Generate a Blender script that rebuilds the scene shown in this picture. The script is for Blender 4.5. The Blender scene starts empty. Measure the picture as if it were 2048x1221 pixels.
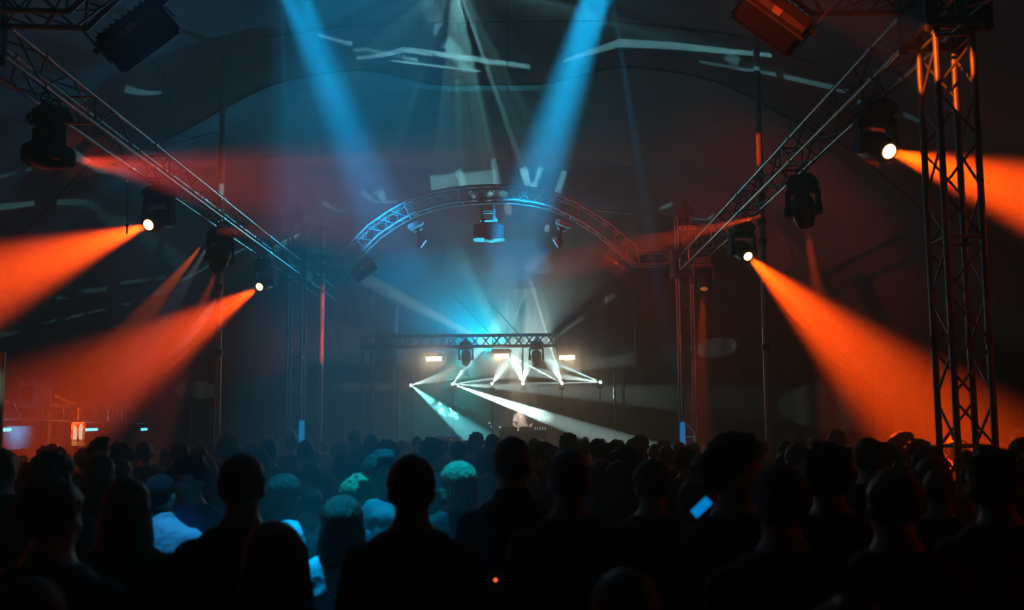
import bpy, bmesh, math, random
from mathutils import Vector, Matrix, noise

random.seed(7)
PI = math.pi
sc = bpy.context.scene
COL = sc.collection

# ------------------------------------------------------------------ camera
EYE = 1.85
F = 1750.0                      # focal length in pixels of the 2048 frame
cd = bpy.data.cameras.new('camera'); cam = bpy.data.objects.new('camera', cd); COL.objects.link(cam)
cd.sensor_width = 36.0; cd.lens = F / 2048 * 36.0
AX, AY = 1032.0, 715.0          # where the optical axis meets the frame
cd.shift_x = -(AX - 1024) / 2048; cd.shift_y = (AY - 610.5) / 2048
cd.clip_start = 0.05; cd.clip_end = 200
CAMR = Matrix.Rotation(math.radians(90 + 5.0), 4, 'X') @ Matrix.Rotation(math.radians(-0.6), 4, 'Z')
cam.matrix_world = Matrix.Translation((0, 0, EYE)) @ CAMR
cd.dof.use_dof = True; cd.dof.focus_distance = 18.0; cd.dof.aperture_fstop = 2.0
sc.camera = cam
R3 = CAMR.to_3x3()

def ray(px, py):
    return R3 @ Vector(((px - AX) / F, -(py - AY) / F, -1.0))
def pix(px, py, Y):
    d = ray(px, py); t = Y / d.y
    return Vector((d.x * t, Y, EYE + d.z * t))
def pixx(px, py, X):
    d = ray(px, py); t = X / d.x
    return Vector((X, d.y * t, EYE + d.z * t))

# ------------------------------------------------------------------ world and exposure
w = bpy.data.worlds.new('night'); sc.world = w; w.use_nodes = True
w.node_tree.nodes['Background'].inputs[0].default_value = (0.0, 0.0, 0.0, 1)
w.node_tree.nodes['Background'].inputs[1].default_value = 0.0
sc.view_settings.view_transform = 'Standard'; sc.view_settings.look = 'None'
sc.view_settings.exposure = 0.0; sc.view_settings.gamma = 1.0
sc.view_settings.use_curve_mapping = False
cy = sc.cycles
cy.volume_bounces = 0; cy.max_bounces = 2; cy.diffuse_bounces = 1; cy.glossy_bounces = 1
cy.use_light_tree = True; cy.sample_clamp_indirect = 2.0; cy.sample_clamp_direct = 0.0
cy.caustics_reflective = False; cy.caustics_refractive = False
try:
    cy.use_denoising = True
except Exception:
    pass

# ------------------------------------------------------------------ lights
def aim(o, loc, target):
    d = (Vector(target) - Vector(loc)).normalized()
    o.matrix_world = Matrix.Translation(loc) @ d.to_track_quat('-Z', 'Y').to_matrix().to_4x4()
def spot(name, loc, target, color, power, angle, blend=0.5, radius=0.03):
    l = bpy.data.lights.new(name, 'SPOT'); o = bpy.data.objects.new(name, l); COL.objects.link(o)
    l.energy = power; l.color = color; l.spot_size = math.radians(angle); l.spot_blend = blend
    l.shadow_soft_size = radius
    aim(o, Vector(loc), target)
    return o
ORANGE = (1.0, 0.065, 0.001)
STROBE = 15
GOBO = 13000
CYAN = (0.0, 0.42, 0.85)
TEAL = (0.15, 0.80, 0.85)
WARM = (1.0, 0.72, 0.42)
WHITE = (0.70, 1.0, 0.95)

SY = 21.5
XR, XL = 3.53, -4.55            # the two long trusses
YN, YF = 6.9, 18.0              # the near and the far arch
# moving heads on the long trusses: x side, depth, head centre pixel, beam direction, lit colour, power, cone
K = 1.0
def upix(px, py, Y): return pix(px, py, Y)
HEADS = [
    # (truss x, Y, lens px, lens py, direction, colour, power, cone, blend, lens glow, key)
    (XR, 8.5, 1778, 303, Vector((0.26, -1.0, -0.56)), ORANGE, 28000, 20, 1.0, 60, 'right_near'),
    (XR, 13.3, 1496, 513, Vector((0.20, -1.0, -0.66)), ORANGE, 38000, 18, 1.0, 60, 'right_mid'),
    (XR, 11.0, 1612, 452, Vector((0.55, 1.0, -1.4)), ORANGE, 3500, 13, 0.6, 0, 'right_faint'),
    (XR, 16.3, 1408, 578, Vector((-0.25, -0.6, -1.6)), ORANGE, 2200, 12, 0.6, 0, 'right_far'),
    (XL, 11.0, 297, 450, Vector((-0.27, -1.0, -0.50)), ORANGE, 28000, 21, 1.0, 60, 'left_near'),
    (XL, 15.7, 519, 574, Vector((-0.27, -1.0, -0.52)), ORANGE, 18500, 20, 1.0, 60, 'left_mid'),
    (XL, 13.4, 431, 541, Vector((-0.55, 0.5, -1.0)), ORANGE, 2500, 14, 0.6, 0, 'left_faint'),
    (XL, 8.5, 143, 318, Vector((8.0, 9.5, 1.1)), (1.0, 0.06, 0.02), 4600, 30, 0.9, 0, 'left_cross'),
]
for h in HEADS:
    p = pix(h[2], h[3], h[1]); d = h[4].normalized()
    spot('lamp_' + h[10], p + d * 0.03, p + d * 5, h[5], h[6], h[7], h[8], 0.04)

# wash heads hung on the near arch (above the frame) send two broad blue beams to the stage
NL = Vector((-1.88, YN, 5.70)); NR = Vector((0.78, YN, 5.70))
spot('lamp_wash_left', NL, pix(788, 500, 21.0), (0.0, 0.38, 0.9), 80000, 7.5, 0.7, 0.13)
spot('lamp_wash_right', NR, pix(1030, 500, 21.0), (0.0, 0.48, 1.0), 130000, 7.5, 0.7, 0.13)
# added unseen blue spots under the roof light a patch of the crowd
spot('lamp_crowd_blue', (-0.85, 5.4, 8.1), (-0.80, 4.65, 1.6), (0.0, 0.45, 0.9), 8000, 15.5, 0.5, 0.05)
spot('lamp_crowd_blue_near', (-1.3, 4.2, 7.6), (-.76, 3.68, 1.6), (0.0, 0.45, 0.95), 7000, 5.5, 0.5, 0.03)
spot('lamp_crowd_blue_left', (-1.6, 3.2, 7.6), (-1.90, 4.70, 1.45), (0.02, 0.32, 0.85), 2400, 6, 0.6, 0.03)
spot('lamp_foot_left', NL + Vector((0, -.1, -.15)), pix(603, 866, YF - .2), (0.0, .42, .9), 9000, 2.4, .4, .02)  # added spots without fixtures turn both tower foot wraps blue
spot('lamp_foot_right', NR + Vector((0, -.1, -.15)), pix(1366, 868, YF - .2), (0.0, .42, .9), 9000, 2.4, .4, .02)
spot('lamp_stage_low_teal', pix(935, 700, 21.8), pix(895, 850, 23.6), (0.0, .55, .58), 1500, 85, 1.0, .05)  # added flood, no fixture there, fills the low haze with teal
spot('lamp_performer', pix(1030, 712, SY - .2), pix(1047, 838, 22.9), (1.0, .8, .65), 800, 40, .6, .05)  # added key spot so that the performer shows
spot('lamp_strobe_rake', (-0.3, 5.0, 6.1), pix(1545, 50, YN - .2), ORANGE, 480, 13, .3, .02)  # added unseen spots redden the near and far strobe bars
spot('lamp_strobe_rake_left', (XR, 13.0, 4.95), pix(733, 541, YF - .2), (1.0, .08, .03), 700, 5, .5, .02)
spot('lamp_hair_orange_right', pix(1496, 513, 13.3) + Vector((0, -.12, -.08)), pix(1799, 872, 7.55), ORANGE, 7000, 2.4, .4, .02)  # extra spots added at two moving heads for orange-lit hair
spot('lamp_hair_orange_left', pix(519, 574, 15.7) + Vector((0, -.12, -.08)), pix(108, 900, 7.25), ORANGE, 9000, 2.4, .4, .02)
# wash heads of the far arch
FLp = pix(846, 492, YF); FRp = pix(1110, 492, YF)
spot('lamp_far_wash_left', FLp, pix(985, 585, 20), (0.0, 0.3, 0.9), 1500, 20, 0.5, 0.04)
spot('lamp_far_wash_right', FRp, pix(990, 590, 20), (0.0, 0.3, 0.9), 1500, 24, 0.5, 0.04)
# cross lights that rake the far arch, the poles and the near tower
spot('lamp_rake_arch', (XL, 13.0, 4.95), (2.3, 18.0, 6.0), ORANGE, 900, 24, 0.9, 0.05)
spot('lamp_rake_tower', (0.4, 5.4, 5.7), pix(1885, 138, YN), (1.0, .12, .004), 2400, 7.5, 0.15, 0.02)
spot('lamp_rake_pole_right', (XL, 9.6, 4.9), pix(1518, 300, 14.2), ORANGE, 8000, 3.4, 0.4, 0.02)
spot('lamp_rake_pole_left', (XR, 12.2, 4.9), pix(642, 650, 19.5), ORANGE, 10000, 10, 0.4, 0.02)
spot('lamp_rake_pole_far_left', (XR, 14.2, 4.9), pix(440, 350, 15.0), ORANGE, 1500, 5, 0.7, 0.02)
# added teal haze fills: wide floods behind the stage, without fixtures
spot('lamp_flood_upper', pix(985, 700, 25.2), pix(800, 550, 20.5), (0.0, 0.36, 0.70), 3600, 54, 1.0, 0.2)
spot('lamp_flood_lower', pix(985, 700, 25.2), pix(960, 590, 20.0), (0.0, 0.50, 0.66), 4300, 50, 1.0, 0.2)

# thin beams of the six stage fixtures
BEAMPTS = [(822, 771), (905, 769), (984, 768), (1046, 768), (1124, 767), (1201, 765)]
def beam(i, px, py, Y2, rad, ang, color=WHITE, blend=0.3):
    # rad: how bright the beam looks in the stage fog one metre from the lamp
    p = pix(*BEAMPTS[i], 21.93); t = pix(px, py, Y2)
    spot('lamp_beam', p, t, color, 70 * rad / (0.0107 * math.radians(ang)), ang, blend, 0.012)
beam(0, 1010, 742, 23.5, .18, 3); beam(0, 990, 905, 20.0, .35, 13, TEAL); beam(0, 940, 735, 24.0, .2, 10)
beam(1, 1290, 905, 18.5, 1.3, 6.0); beam(1, 1250, 790, 24.0, .28, 7); beam(1, 985, 665, 24.0, .5, 8); beam(1, 1150, 735, 24.0, .3, 4)
beam(2, 1047, 590, 24.5, .30, 1.4); beam(2, 1214, 600, 26.0, .2, 1.8); beam(2, 1030, 705, 22.5, .22, 24)
beam(3, 985, 655, 24.0, .40, 7, TEAL); beam(3, 1052, 560, 24.6, .35, 5); beam(3, 900, 480, 24.5, .25, 6, TEAL)
beam(4, 1060, 560, 24.6, .45, 2.0); beam(4, 960, 680, 22.6, .40, 4); beam(4, 1065, 640, 24.0, .30, 22); beam(3, 1046, 640, 23.5, .3, 44)
beam(5, 1112, 728, 23.5, .40, 1.8); beam(5, 1000, 769, 23.0, .25, 2.5); beam(5, 760, 575, 25.0, .22, 6, TEAL); beam(5, 1100, 750, 22.3, .25, 10)

# ------------------------------------------------------------------ materials
def mat(name, color, rough=0.6, metal=0.0, emit=None, strength=0.0, bump=None, var=None, sheen=0.0):
    m = bpy.data.materials.new(name); m.use_nodes = True
    nt = m.node_tree; b = nt.nodes['Principled BSDF']
    b.inputs['Base Color'].default_value = (*color, 1); b.inputs['Roughness'].default_value = rough
    b.inputs['Metallic'].default_value = metal
    if sheen:
        b.inputs['Sheen Weight'].default_value = sheen
    if emit:
        b.inputs['Emission Color'].default_value = (*emit, 1); b.inputs['Emission Strength'].default_value = strength
    tc = nt.nodes.new('ShaderNodeTexCoord')
    if var:
        n = nt.nodes.new('ShaderNodeTexNoise'); n.inputs['Scale'].default_value = var[0]; n.inputs['Detail'].default_value = 4
        mp = nt.nodes.new('ShaderNodeMapping'); nt.links.new(tc.outputs['Object'], mp.inputs[0])
        if len(var) > 2: mp.inputs['Scale'].default_value = var[2]
        nt.links.new(mp.outputs[0], n.inputs['Vector'])
        r = nt.nodes.new('ShaderNodeValToRGB')
        r.color_ramp.elements[0].color = (*[c * (1 - var[1]) for c in color], 1)
        r.color_ramp.elements[1].color = (*[min(1, c * (1 + var[1])) for c in color], 1)
        r.color_ramp.elements[0].position = 0.35; r.color_ramp.elements[1].position = 0.65
        nt.links.new(n.outputs['Fac'], r.inputs[0]); nt.links.new(r.outputs[0], b.inputs['Base Color'])
    if bump:
        n = nt.nodes.new('ShaderNodeTexNoise'); n.inputs['Scale'].default_value = bump[0]; n.inputs['Detail'].default_value = 5
        mp = nt.nodes.new('ShaderNodeMapping'); nt.links.new(tc.outputs['Object'], mp.inputs[0])
        if len(bump) > 2: mp.inputs['Scale'].default_value = bump[2]
        nt.links.new(mp.outputs[0], n.inputs['Vector'])
        bp = nt.nodes.new('ShaderNodeBump'); bp.inputs['Strength'].default_value = bump[1]; bp.inputs['Distance'].default_value = 0.02
        nt.links.new(n.outputs['Fac'], bp.inputs['Height']); nt.links.new(bp.outputs[0], b.inputs['Normal'])
    return m
M = {
    'alu': mat('brushed_aluminium', (0.33, 0.33, 0.335), 0.30, 0.9, bump=(30, .05), var=(6, .15)),
    'alu_dull': mat('dull_aluminium', (0.24, 0.24, 0.25), 0.5, 0.6, var=(8, .2)),
    'pole': mat('painted_pole', (0.42, 0.42, 0.42), 0.4, 0.25, var=(10, .15)),
    'steel': mat('painted_steel', (0.16, 0.16, 0.17), 0.45, 0.5, var=(10, .2)),
    'black': mat('black_plastic', (0.02, 0.02, 0.022), 0.45, 0.0, bump=(60, .1)),
    'dark': mat('dark_housing', (0.055, 0.055, 0.06), 0.5, 0.1, bump=(60, .1)),
    'housing': mat('housing_grey', (0.20, 0.19, 0.19), 0.55, 0.1, var=(20, .2)),
    'sticker': mat('pale_sticker', (0.75, 0.7, 0.6), 0.6),
    'glass': mat('dark_lens', (0.05, 0.06, 0.07), 0.08, 0.0),
    'pale': mat('pale_board', (0.55, 0.58, 0.52), 0.5, bump=(5, .1)),
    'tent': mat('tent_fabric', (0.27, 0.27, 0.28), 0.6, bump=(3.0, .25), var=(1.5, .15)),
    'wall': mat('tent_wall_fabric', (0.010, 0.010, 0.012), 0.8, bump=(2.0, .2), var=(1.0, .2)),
    'floor': mat('floor_boards', (0.06, 0.05, 0.045), 0.7, bump=(8, .3), var=(3, .3)),
    'stage': mat('stage_black', (0.03, 0.03, 0.03), 0.6, bump=(10, .2)),
    'cable': mat('black_cable', (0.03, 0.03, 0.03), 0.4),
    'seam': mat('tent_seam', (0.10, 0.10, 0.10), 0.5),
    'skin': mat('skin', (0.50, 0.30, 0.21), 0.55, var=(40, .08)),
    'skin2': mat('skin_tan', (0.32, 0.18, 0.12), 0.55, var=(40, .08)),
    'eye': mat('eye_white', (0.6, 0.6, 0.6), 0.2),
    'hair_dark': mat('dark_hair', (0.025, 0.017, 0.012), 0.5, var=(160, .5, (1, 1, .15)), bump=(170, .8, (1, 1, .12))),
    'hair_brown': mat('brown_hair', (0.07, 0.04, 0.022), 0.5, var=(160, .5, (1, 1, .15)), bump=(170, .8, (1, 1, .12))),
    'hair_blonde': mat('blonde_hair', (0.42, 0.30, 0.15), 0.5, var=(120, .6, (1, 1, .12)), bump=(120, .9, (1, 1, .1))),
    'c_black': mat('black_cotton', (0.015, 0.015, 0.017), 0.9, bump=(25, .5)),
    'c_navy': mat('navy_cotton', (0.03, 0.04, 0.08), 0.9, bump=(25, .5)),
    'c_grey': mat('grey_cotton', (0.12, 0.12, 0.13), 0.9, bump=(25, .5)),
    'c_white': mat('white_cotton', (0.72, 0.70, 0.68), 0.85, bump=(18, .6)),
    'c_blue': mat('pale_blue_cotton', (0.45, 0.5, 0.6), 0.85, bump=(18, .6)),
    'c_red': mat('dark_red_cotton', (0.12, 0.02, 0.02), 0.9, bump=(25, .5)),
    'denim': mat('denim', (0.04, 0.06, 0.11), 0.9, bump=(40, .4)),
}
def emis(name, col, s):
    m = bpy.data.materials.new(name); m.use_nodes = True; nt = m.node_tree
    nt.nodes.remove(nt.nodes['Principled BSDF'])
    e = nt.nodes.new('ShaderNodeEmission'); e.inputs[0].default_value = (*col, 1); e.inputs[1].default_value = s
    nt.links.new(e.outputs[0], nt.nodes['Material Output'].inputs[0]); return m
M['lens_on'] = emis('lit_orange_lens', (1.0, 0.50, 0.18), 9)
M['lens_dim'] = emis('dim_orange_lens', (1.0, 0.25, 0.05), 0.5)
M['lens_blue'] = emis('lit_blue_lens', (0.10, 0.55, 1.0), 2.0)
M['lens_white'] = emis('lit_white_lens', (0.75, 1.0, 0.97), 8)
M['blind_on'] = emis('lit_blinder_face', (1.0, 0.78, 0.50), 14)
M['tube'] = emis('lit_blue_tube', (0.10, 0.62, 0.95), 3.2)
M['led_red'] = emis('red_led', (1, 0.15, 0.05), 1.5)
M['led_white'] = emis('white_led', (0.8, 0.9, 0.85), 1.2)

# ------------------------------------------------------------------ mesh helpers
class MB:
    def __init__(s): s.v = []; s.f = []
    def add(s, vs, fs, mtx=None):
        o = len(s.v)
        s.v += [(mtx @ Vector(v)) if mtx is not None else Vector(v) for v in vs]
        s.f += [tuple(i + o for i in f) for f in fs]; return s
    def box(s, c, size, mtx=None, bev=0.0):
        bm = bmesh.new(); bmesh.ops.create_cube(bm, size=1)
        for v in bm.verts: v.co = Vector((v.co.x * size[0] + c[0], v.co.y * size[1] + c[1], v.co.z * size[2] + c[2]))
        if bev > 0:
            bmesh.ops.bevel(bm, geom=bm.edges[:], offset=min(bev, min(size) * .45), segments=2, affect='EDGES')
        bm.verts.index_update()
        s.add([v.co.copy() for v in bm.verts], [[v.index for v in f.verts] for f in bm.faces], mtx); bm.free(); return s
    def tube(s, p0, p1, r, n=8, r1=None):
        return s.poly([p0, p1], [r, r if r1 is None else r1], n)
    def poly(s, pts, r, n=8, closed=False):
        pts = [Vector(p) for p in pts]; m = len(pts)
        rr = r if isinstance(r, (list, tuple)) else [r] * m
        vs = []; fs = []; ref = None
        for i, p in enumerate(pts):
            a = pts[i - 1] if i > 0 else (pts[-1] if closed else None); b = pts[i + 1] if i < m - 1 else (pts[0] if closed else None)
            t = ((b - p).normalized() if b is not None else Vector()) + ((p - a).normalized() if a is not None else Vector())
            t = t.normalized() if t.length > 1e-6 else Vector((0, 0, 1))
            if ref is None: ref = Vector((0, 0, 1)) if abs(t.z) < .9 else Vector((0, 1, 0))
            u = (ref - t * ref.dot(t)).normalized(); w_ = t.cross(u); ref = u
            for k in range(n):
                an = 2 * PI * k / n; vs.append(p + (u * math.cos(an) + w_ * math.sin(an)) * rr[i])
        for i in range(m - 1 + (1 if closed else 0)):
            for k in range(n):
                j = (i + 1) % m; fs.append((i * n + k, i * n + (k + 1) % n, j * n + (k + 1) % n, j * n + k))
        if not closed:
            fs.append(tuple(range(n))[::-1]); fs.append(tuple((m - 1) * n + k for k in range(n)))
        return s.add(vs, fs)
    def ell(s, c, r, mtx=None, nu=16, nv=10):
        vs = []; fs = []
        for i in range(1, nv):
            th = PI * i / nv
            for k in range(nu):
                ph = 2 * PI * k / nu
                vs.append((c[0] + r[0] * math.sin(th) * math.cos(ph), c[1] + r[1] * math.sin(th) * math.sin(ph), c[2] + r[2] * math.cos(th)))
        a = len(vs); vs.append((c[0], c[1], c[2] + r[2])); vs.append((c[0], c[1], c[2] - r[2]))
        for i in range(nv - 2):
            for k in range(nu):
                fs.append((i * nu + k, (i + 1) * nu + k, (i + 1) * nu + (k + 1) % nu, i * nu + (k + 1) % nu))
        for k in range(nu):
            fs.append((a, k, (k + 1) % nu)); fs.append((a + 1, (nv - 2) * nu + (k + 1) % nu, (nv - 2) * nu + k))
        return s.add(vs, fs, mtx)
    def loft(s, rings, n=20, mtx=None, pw=2.0):
        # rings: (cx, cy, cz, rx, ry); superellipse sections in xy, stacked along z
        vs = []; fs = []
        for (cx, cy_, cz, rx, ry) in rings:
            for k in range(n):
                a = 2 * PI * k / n; c_, s_ = math.cos(a), math.sin(a)
                vs.append((cx + rx * math.copysign(abs(c_) ** (2 / pw), c_), cy_ + ry * math.copysign(abs(s_) ** (2 / pw), s_), cz))
        for i in range(len(rings) - 1):
            for k in range(n): fs.append((i * n + k, i * n + (k + 1) % n, (i + 1) * n + (k + 1) % n, (i + 1) * n + k))
        fs.append(tuple(range(n))[::-1]); fs.append(tuple((len(rings) - 1) * n + k for k in range(n)))
        return s.add(vs, fs, mtx)
    def mesh(s, name, smooth=True):
        me = bpy.data.meshes.new(name); me.from_pydata([tuple(v) for v in s.v], [], s.f); me.update()
        if smooth:
            for p in me.polygons: p.use_smooth = len(p.vertices) == 4 or len(p.vertices) == 3
            try: me.set_sharp_from_angle(angle=math.radians(40))
            except Exception: pass
        return me
    def build(s, name, m, parent=None, smooth=True):
        # vertices are in world space; under a parent they become relative to the parent's origin
        if parent is not None:
            inv = parent['_m'] if False else parent.matrix_basis.inverted()
            s.v = [inv @ Vector(v) for v in s.v]
        me = s.mesh(name, smooth); me.materials.append(m)
        o = bpy.data.objects.new(name, me); COL.objects.link(o)
        if parent is not None: o.parent = parent
        return o
def tag(o, label, cat, group=None, kind=None):
    if label: o['label'] = label
    if cat: o['category'] = cat
    if group: o['group'] = group
    if kind: o['kind'] = kind
    return o
def thing(name, label, cat, loc=(0, 0, 0), rotz=0.0, group=None):
    o = bpy.data.objects.new(name, None); COL.objects.link(o); o.empty_display_size = .1
    o.location = loc; o.rotation_euler = (0, 0, rotz)
    o.matrix_basis = Matrix.Translation(loc) @ Matrix.Rotation(rotz, 4, 'Z')
    return tag(o, label, cat, group)
def struct(name, mb, m, smooth=True):
    o = mb.build(name, m, None, smooth); o['kind'] = 'structure'; return o
def copy_tree(root):
    r = root.copy(); COL.objects.link(r)
    for ch in root.children:
        c = ch.copy(); COL.objects.link(c); c.parent = r
        for g in ch.children:
            d = g.copy(); COL.objects.link(d); d.parent = c
    return r

# ------------------------------------------------------------------ the tent
HW = 11.0; YB = 27.0; Y0 = -5.0
def smooth(a, b, x):
    t = max(0.0, min(1.0, (x - a) / (b - a))); return t * t * (3 - 2 * t)
def roof_z(x, y):
    ax = abs(x + 0.4)
    base = 9.2 - 0.30 * smooth(1.5, 5.0, ax) - 1.1 * smooth(4.0, 7.5, ax) - 4.4 * smooth(6.2, 11.4, ax)
    # deep folds where the fabric is pulled down over a tensioned line
    def fold(yc, depth, w0, w1, scal):
        if y < yc: k = smooth(yc - w0, yc, y)
        else: k = 1 - smooth(yc, yc + w1, y)
        return -depth * k * (1 - scal * smooth(0.8, 2.7, ax) * (1 - smooth(3.2, 6.0, ax)))
    z = base + fold(15.8, 0.85, 0.9, 2.6, 0.45) + fold(23.8, 0.95, 0.8, 2.5, -0.15) + fold(7.0, 0.6, 1.0, 2.6, 0.4)
    return z
mb = MB()
xs = [-HW + 2 * HW * i / 110 for i in range(111)]
ys = [Y0 + (YB - Y0) * j / 200 for j in range(201)]
vs = [(x, y, roof_z(x, y)) for y in ys for x in xs]
fs = [(j * 111 + i, (j + 1) * 111 + i, (j + 1) * 111 + i + 1, j * 111 + i + 1) for j in range(200) for i in range(110)]
mb.add(vs, fs); struct('ceiling', mb, M['tent'])
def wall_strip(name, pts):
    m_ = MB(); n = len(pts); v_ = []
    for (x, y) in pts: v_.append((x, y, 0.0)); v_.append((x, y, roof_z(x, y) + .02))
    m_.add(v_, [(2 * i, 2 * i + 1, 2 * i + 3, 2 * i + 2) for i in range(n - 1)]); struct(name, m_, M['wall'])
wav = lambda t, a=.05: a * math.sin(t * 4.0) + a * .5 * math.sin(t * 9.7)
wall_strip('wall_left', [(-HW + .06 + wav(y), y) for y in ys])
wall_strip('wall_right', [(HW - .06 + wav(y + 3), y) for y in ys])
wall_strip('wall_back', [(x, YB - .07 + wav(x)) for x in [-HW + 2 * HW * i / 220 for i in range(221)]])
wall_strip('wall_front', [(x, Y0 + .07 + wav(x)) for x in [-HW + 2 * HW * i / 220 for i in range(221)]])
mb = MB(); mb.box((0, (Y0 + YB) / 2, -0.05), (2 * HW + .4, YB - Y0 + .4, 0.1)); struct('floor', mb, M['floor'], False)
# sewn seams that run across the roof
def seam(name, y, x0, x1, r=.018):
    m_ = MB(); n = 60
    m_.poly([(x0 + (x1 - x0) * i / n, y, roof_z(x0 + (x1 - x0) * i / n, y) - .012) for i in range(n + 1)], r, 6)
    struct(name, m_, M['seam'])
seam('trim_1', 15.0, -4.5, 5.5); seam('trim_2', 15.8, -6.5, 9.0); seam('trim_3', 23.05, -4, 3.6); seam('trim_4', 23.8, -7, 7)
for i, xx in enumerate((-6.2, -0.1, 6.2)):
    m_ = MB(); m_.poly([(xx, 8 + .2 * k, roof_z(xx, 8 + .2 * k) - .012) for k in range(90)], .016, 6)
    struct('trim_%d' % (5 + i), m_, M['seam'])

# haze that fills the tent
def volmat(name, dens, g):
    m = bpy.data.materials.new(name); m.use_nodes = True; nt = m.node_tree
    nt.nodes.remove(nt.nodes['Principled BSDF'])
    m.cycles.volume_sampling = 'EQUIANGULAR'
    v = nt.nodes.new('ShaderNodeVolumeScatter'); v.inputs['Density'].default_value = dens; v.inputs['Anisotropy'].default_value = g
    v.inputs['Color'].default_value = (1, 1, 1, 1)
    nt.links.new(v.outputs[0], nt.nodes['Material Output'].inputs['Volume']); return m
mb = MB(); mb.box((0, 10.5, 4.85), (21.2, 31.6, 9.6))
hz = mb.build('haze', volmat('haze', 0.035, 0.25), None, False)
tag(hz, 'thin stage haze filling the whole tent', 'haze', kind='stuff')
mb = MB(); mb.ell((-.5, 22.9, 3.0), (6.4, 2.9, 4.0), None, 48, 32)
fg = mb.build('stage_fog', volmat('stage_fog', 0.15, 0.2), None, True); tag(fg, 'denser bank of fog hanging over the stage', 'fog', kind='stuff')
#@@PARTS@@
# ------------------------------------------------------------------ added lamps, masked to throw the strips of light on the roof
def cast(px, py):
    d = ray(px, py); o_ = Vector((0, 0, EYE)); t = 0.5
    while t < 60:
        p = o_ + d * t
        if p.y > YB - .1 or abs(p.x) > HW - .1 or p.z > roof_z(p.x, p.y): return p
        t += 0.04
    return p
STRIPS = [  # (pixel polyline, half width start, half width end, strength)
    ([(712, 117), (765, 111), (812, 98)], 3, 6, 1.0), ([(812, 100), (1060, 134)], 6, 5, 1.2),
    ([(706, 100), (731, 99), (835, 120), (806, 125)], 4, 4, .7), ([(780, 122), (961, 143)], 1.5, 3, 1.2),
    ([(852, 0), (868, 45), (882, 64)], 14, 14, .5), ([(892, 82), (938, 140)], 14, 12, .9),
    ([(1128, 122), (1178, 106), (1240, 86)], 3, 8, .8), ([(1240, 86), (1348, 92), (1461, 103), (1545, 111)], 9, 4, .9),
    ([(1453, 112), (1478, 124)], 10, 10, .35),
    ([(1400, 124), (1554, 150), (1695, 182)], 2.5, 6, .35), ([(1716, 204), (1735, 209)], 4, 6, .4), ([(1808, 229), (1845, 245)], 5, 3, .2),
    ([(636, 70), (679, 82), (704, 88)], 3, 5, .8),
    ([(250, 177), (285, 187), (322, 186)], 9, 3, .35),
    ([(141, 305), (200, 342), (292, 375)], 9, 7, .25), ([(113, 405), (192, 417), (248, 448), (310, 486), (368, 530)], 6, 17, .2),
    ([(0, 414), (69, 407)], 7, 5, .3), ([(0, 354), (31, 347)], 3, 3, .2), ([(50, 343), (62, 337)], 3, 3, .2),
    ([(113, 598), (165, 584), (213, 579)], 3, 5, .35), ([(241, 568), (330, 555)], 4, 3, .35),
    ([(354, 565), (423, 530), (492, 496)], 2, 2, .6), ([(285, 599), (332, 579)], 2, 2, .4), ([(0, 670), (103, 644), (261, 608)], 2, 3, .4),
    ([(643, 403), (667, 420), (698, 424)], 5, 2, .5),
    ([(722, 386), (750, 402)], 6, 4, .6), ([(757, 382), (770, 402)], 10, 6, .8), ([(748, 405), (795, 404)], 2, 2, .8),
    ([(862, 368), (992, 356)], 17, 17, 1.2), ([(916, 340), (928, 372)], 7, 7, 1.5), ([(986, 318), (996, 372)], 5, 8, 1.3),
    ([(1047, 336), (1052, 360), (1062, 376)], 8, 7, 2.4), ([(1082, 336), (1068, 376)], 6, 5, 1.6), ([(1129, 342), (1115, 386)], 6, 7, 1.3),
    ([(1014, 386), (990, 410), (972, 445)], 9, 5, 1.3), ([(938, 385), (962, 440)], 5, 5, .7),
    ([(1319, 419), (1345, 408)], 3, 4, .6), ([(1385, 437), (1415, 440), (1428, 430)], 1.5, 2, .5),
    ([(1572, 790), (1600, 806)], 14, 6, .05), ([(1630, 793), (1668, 783)], 2, 5, .05),
]
GP = Vector((-0.5, YN + .32, 5.80))
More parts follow.
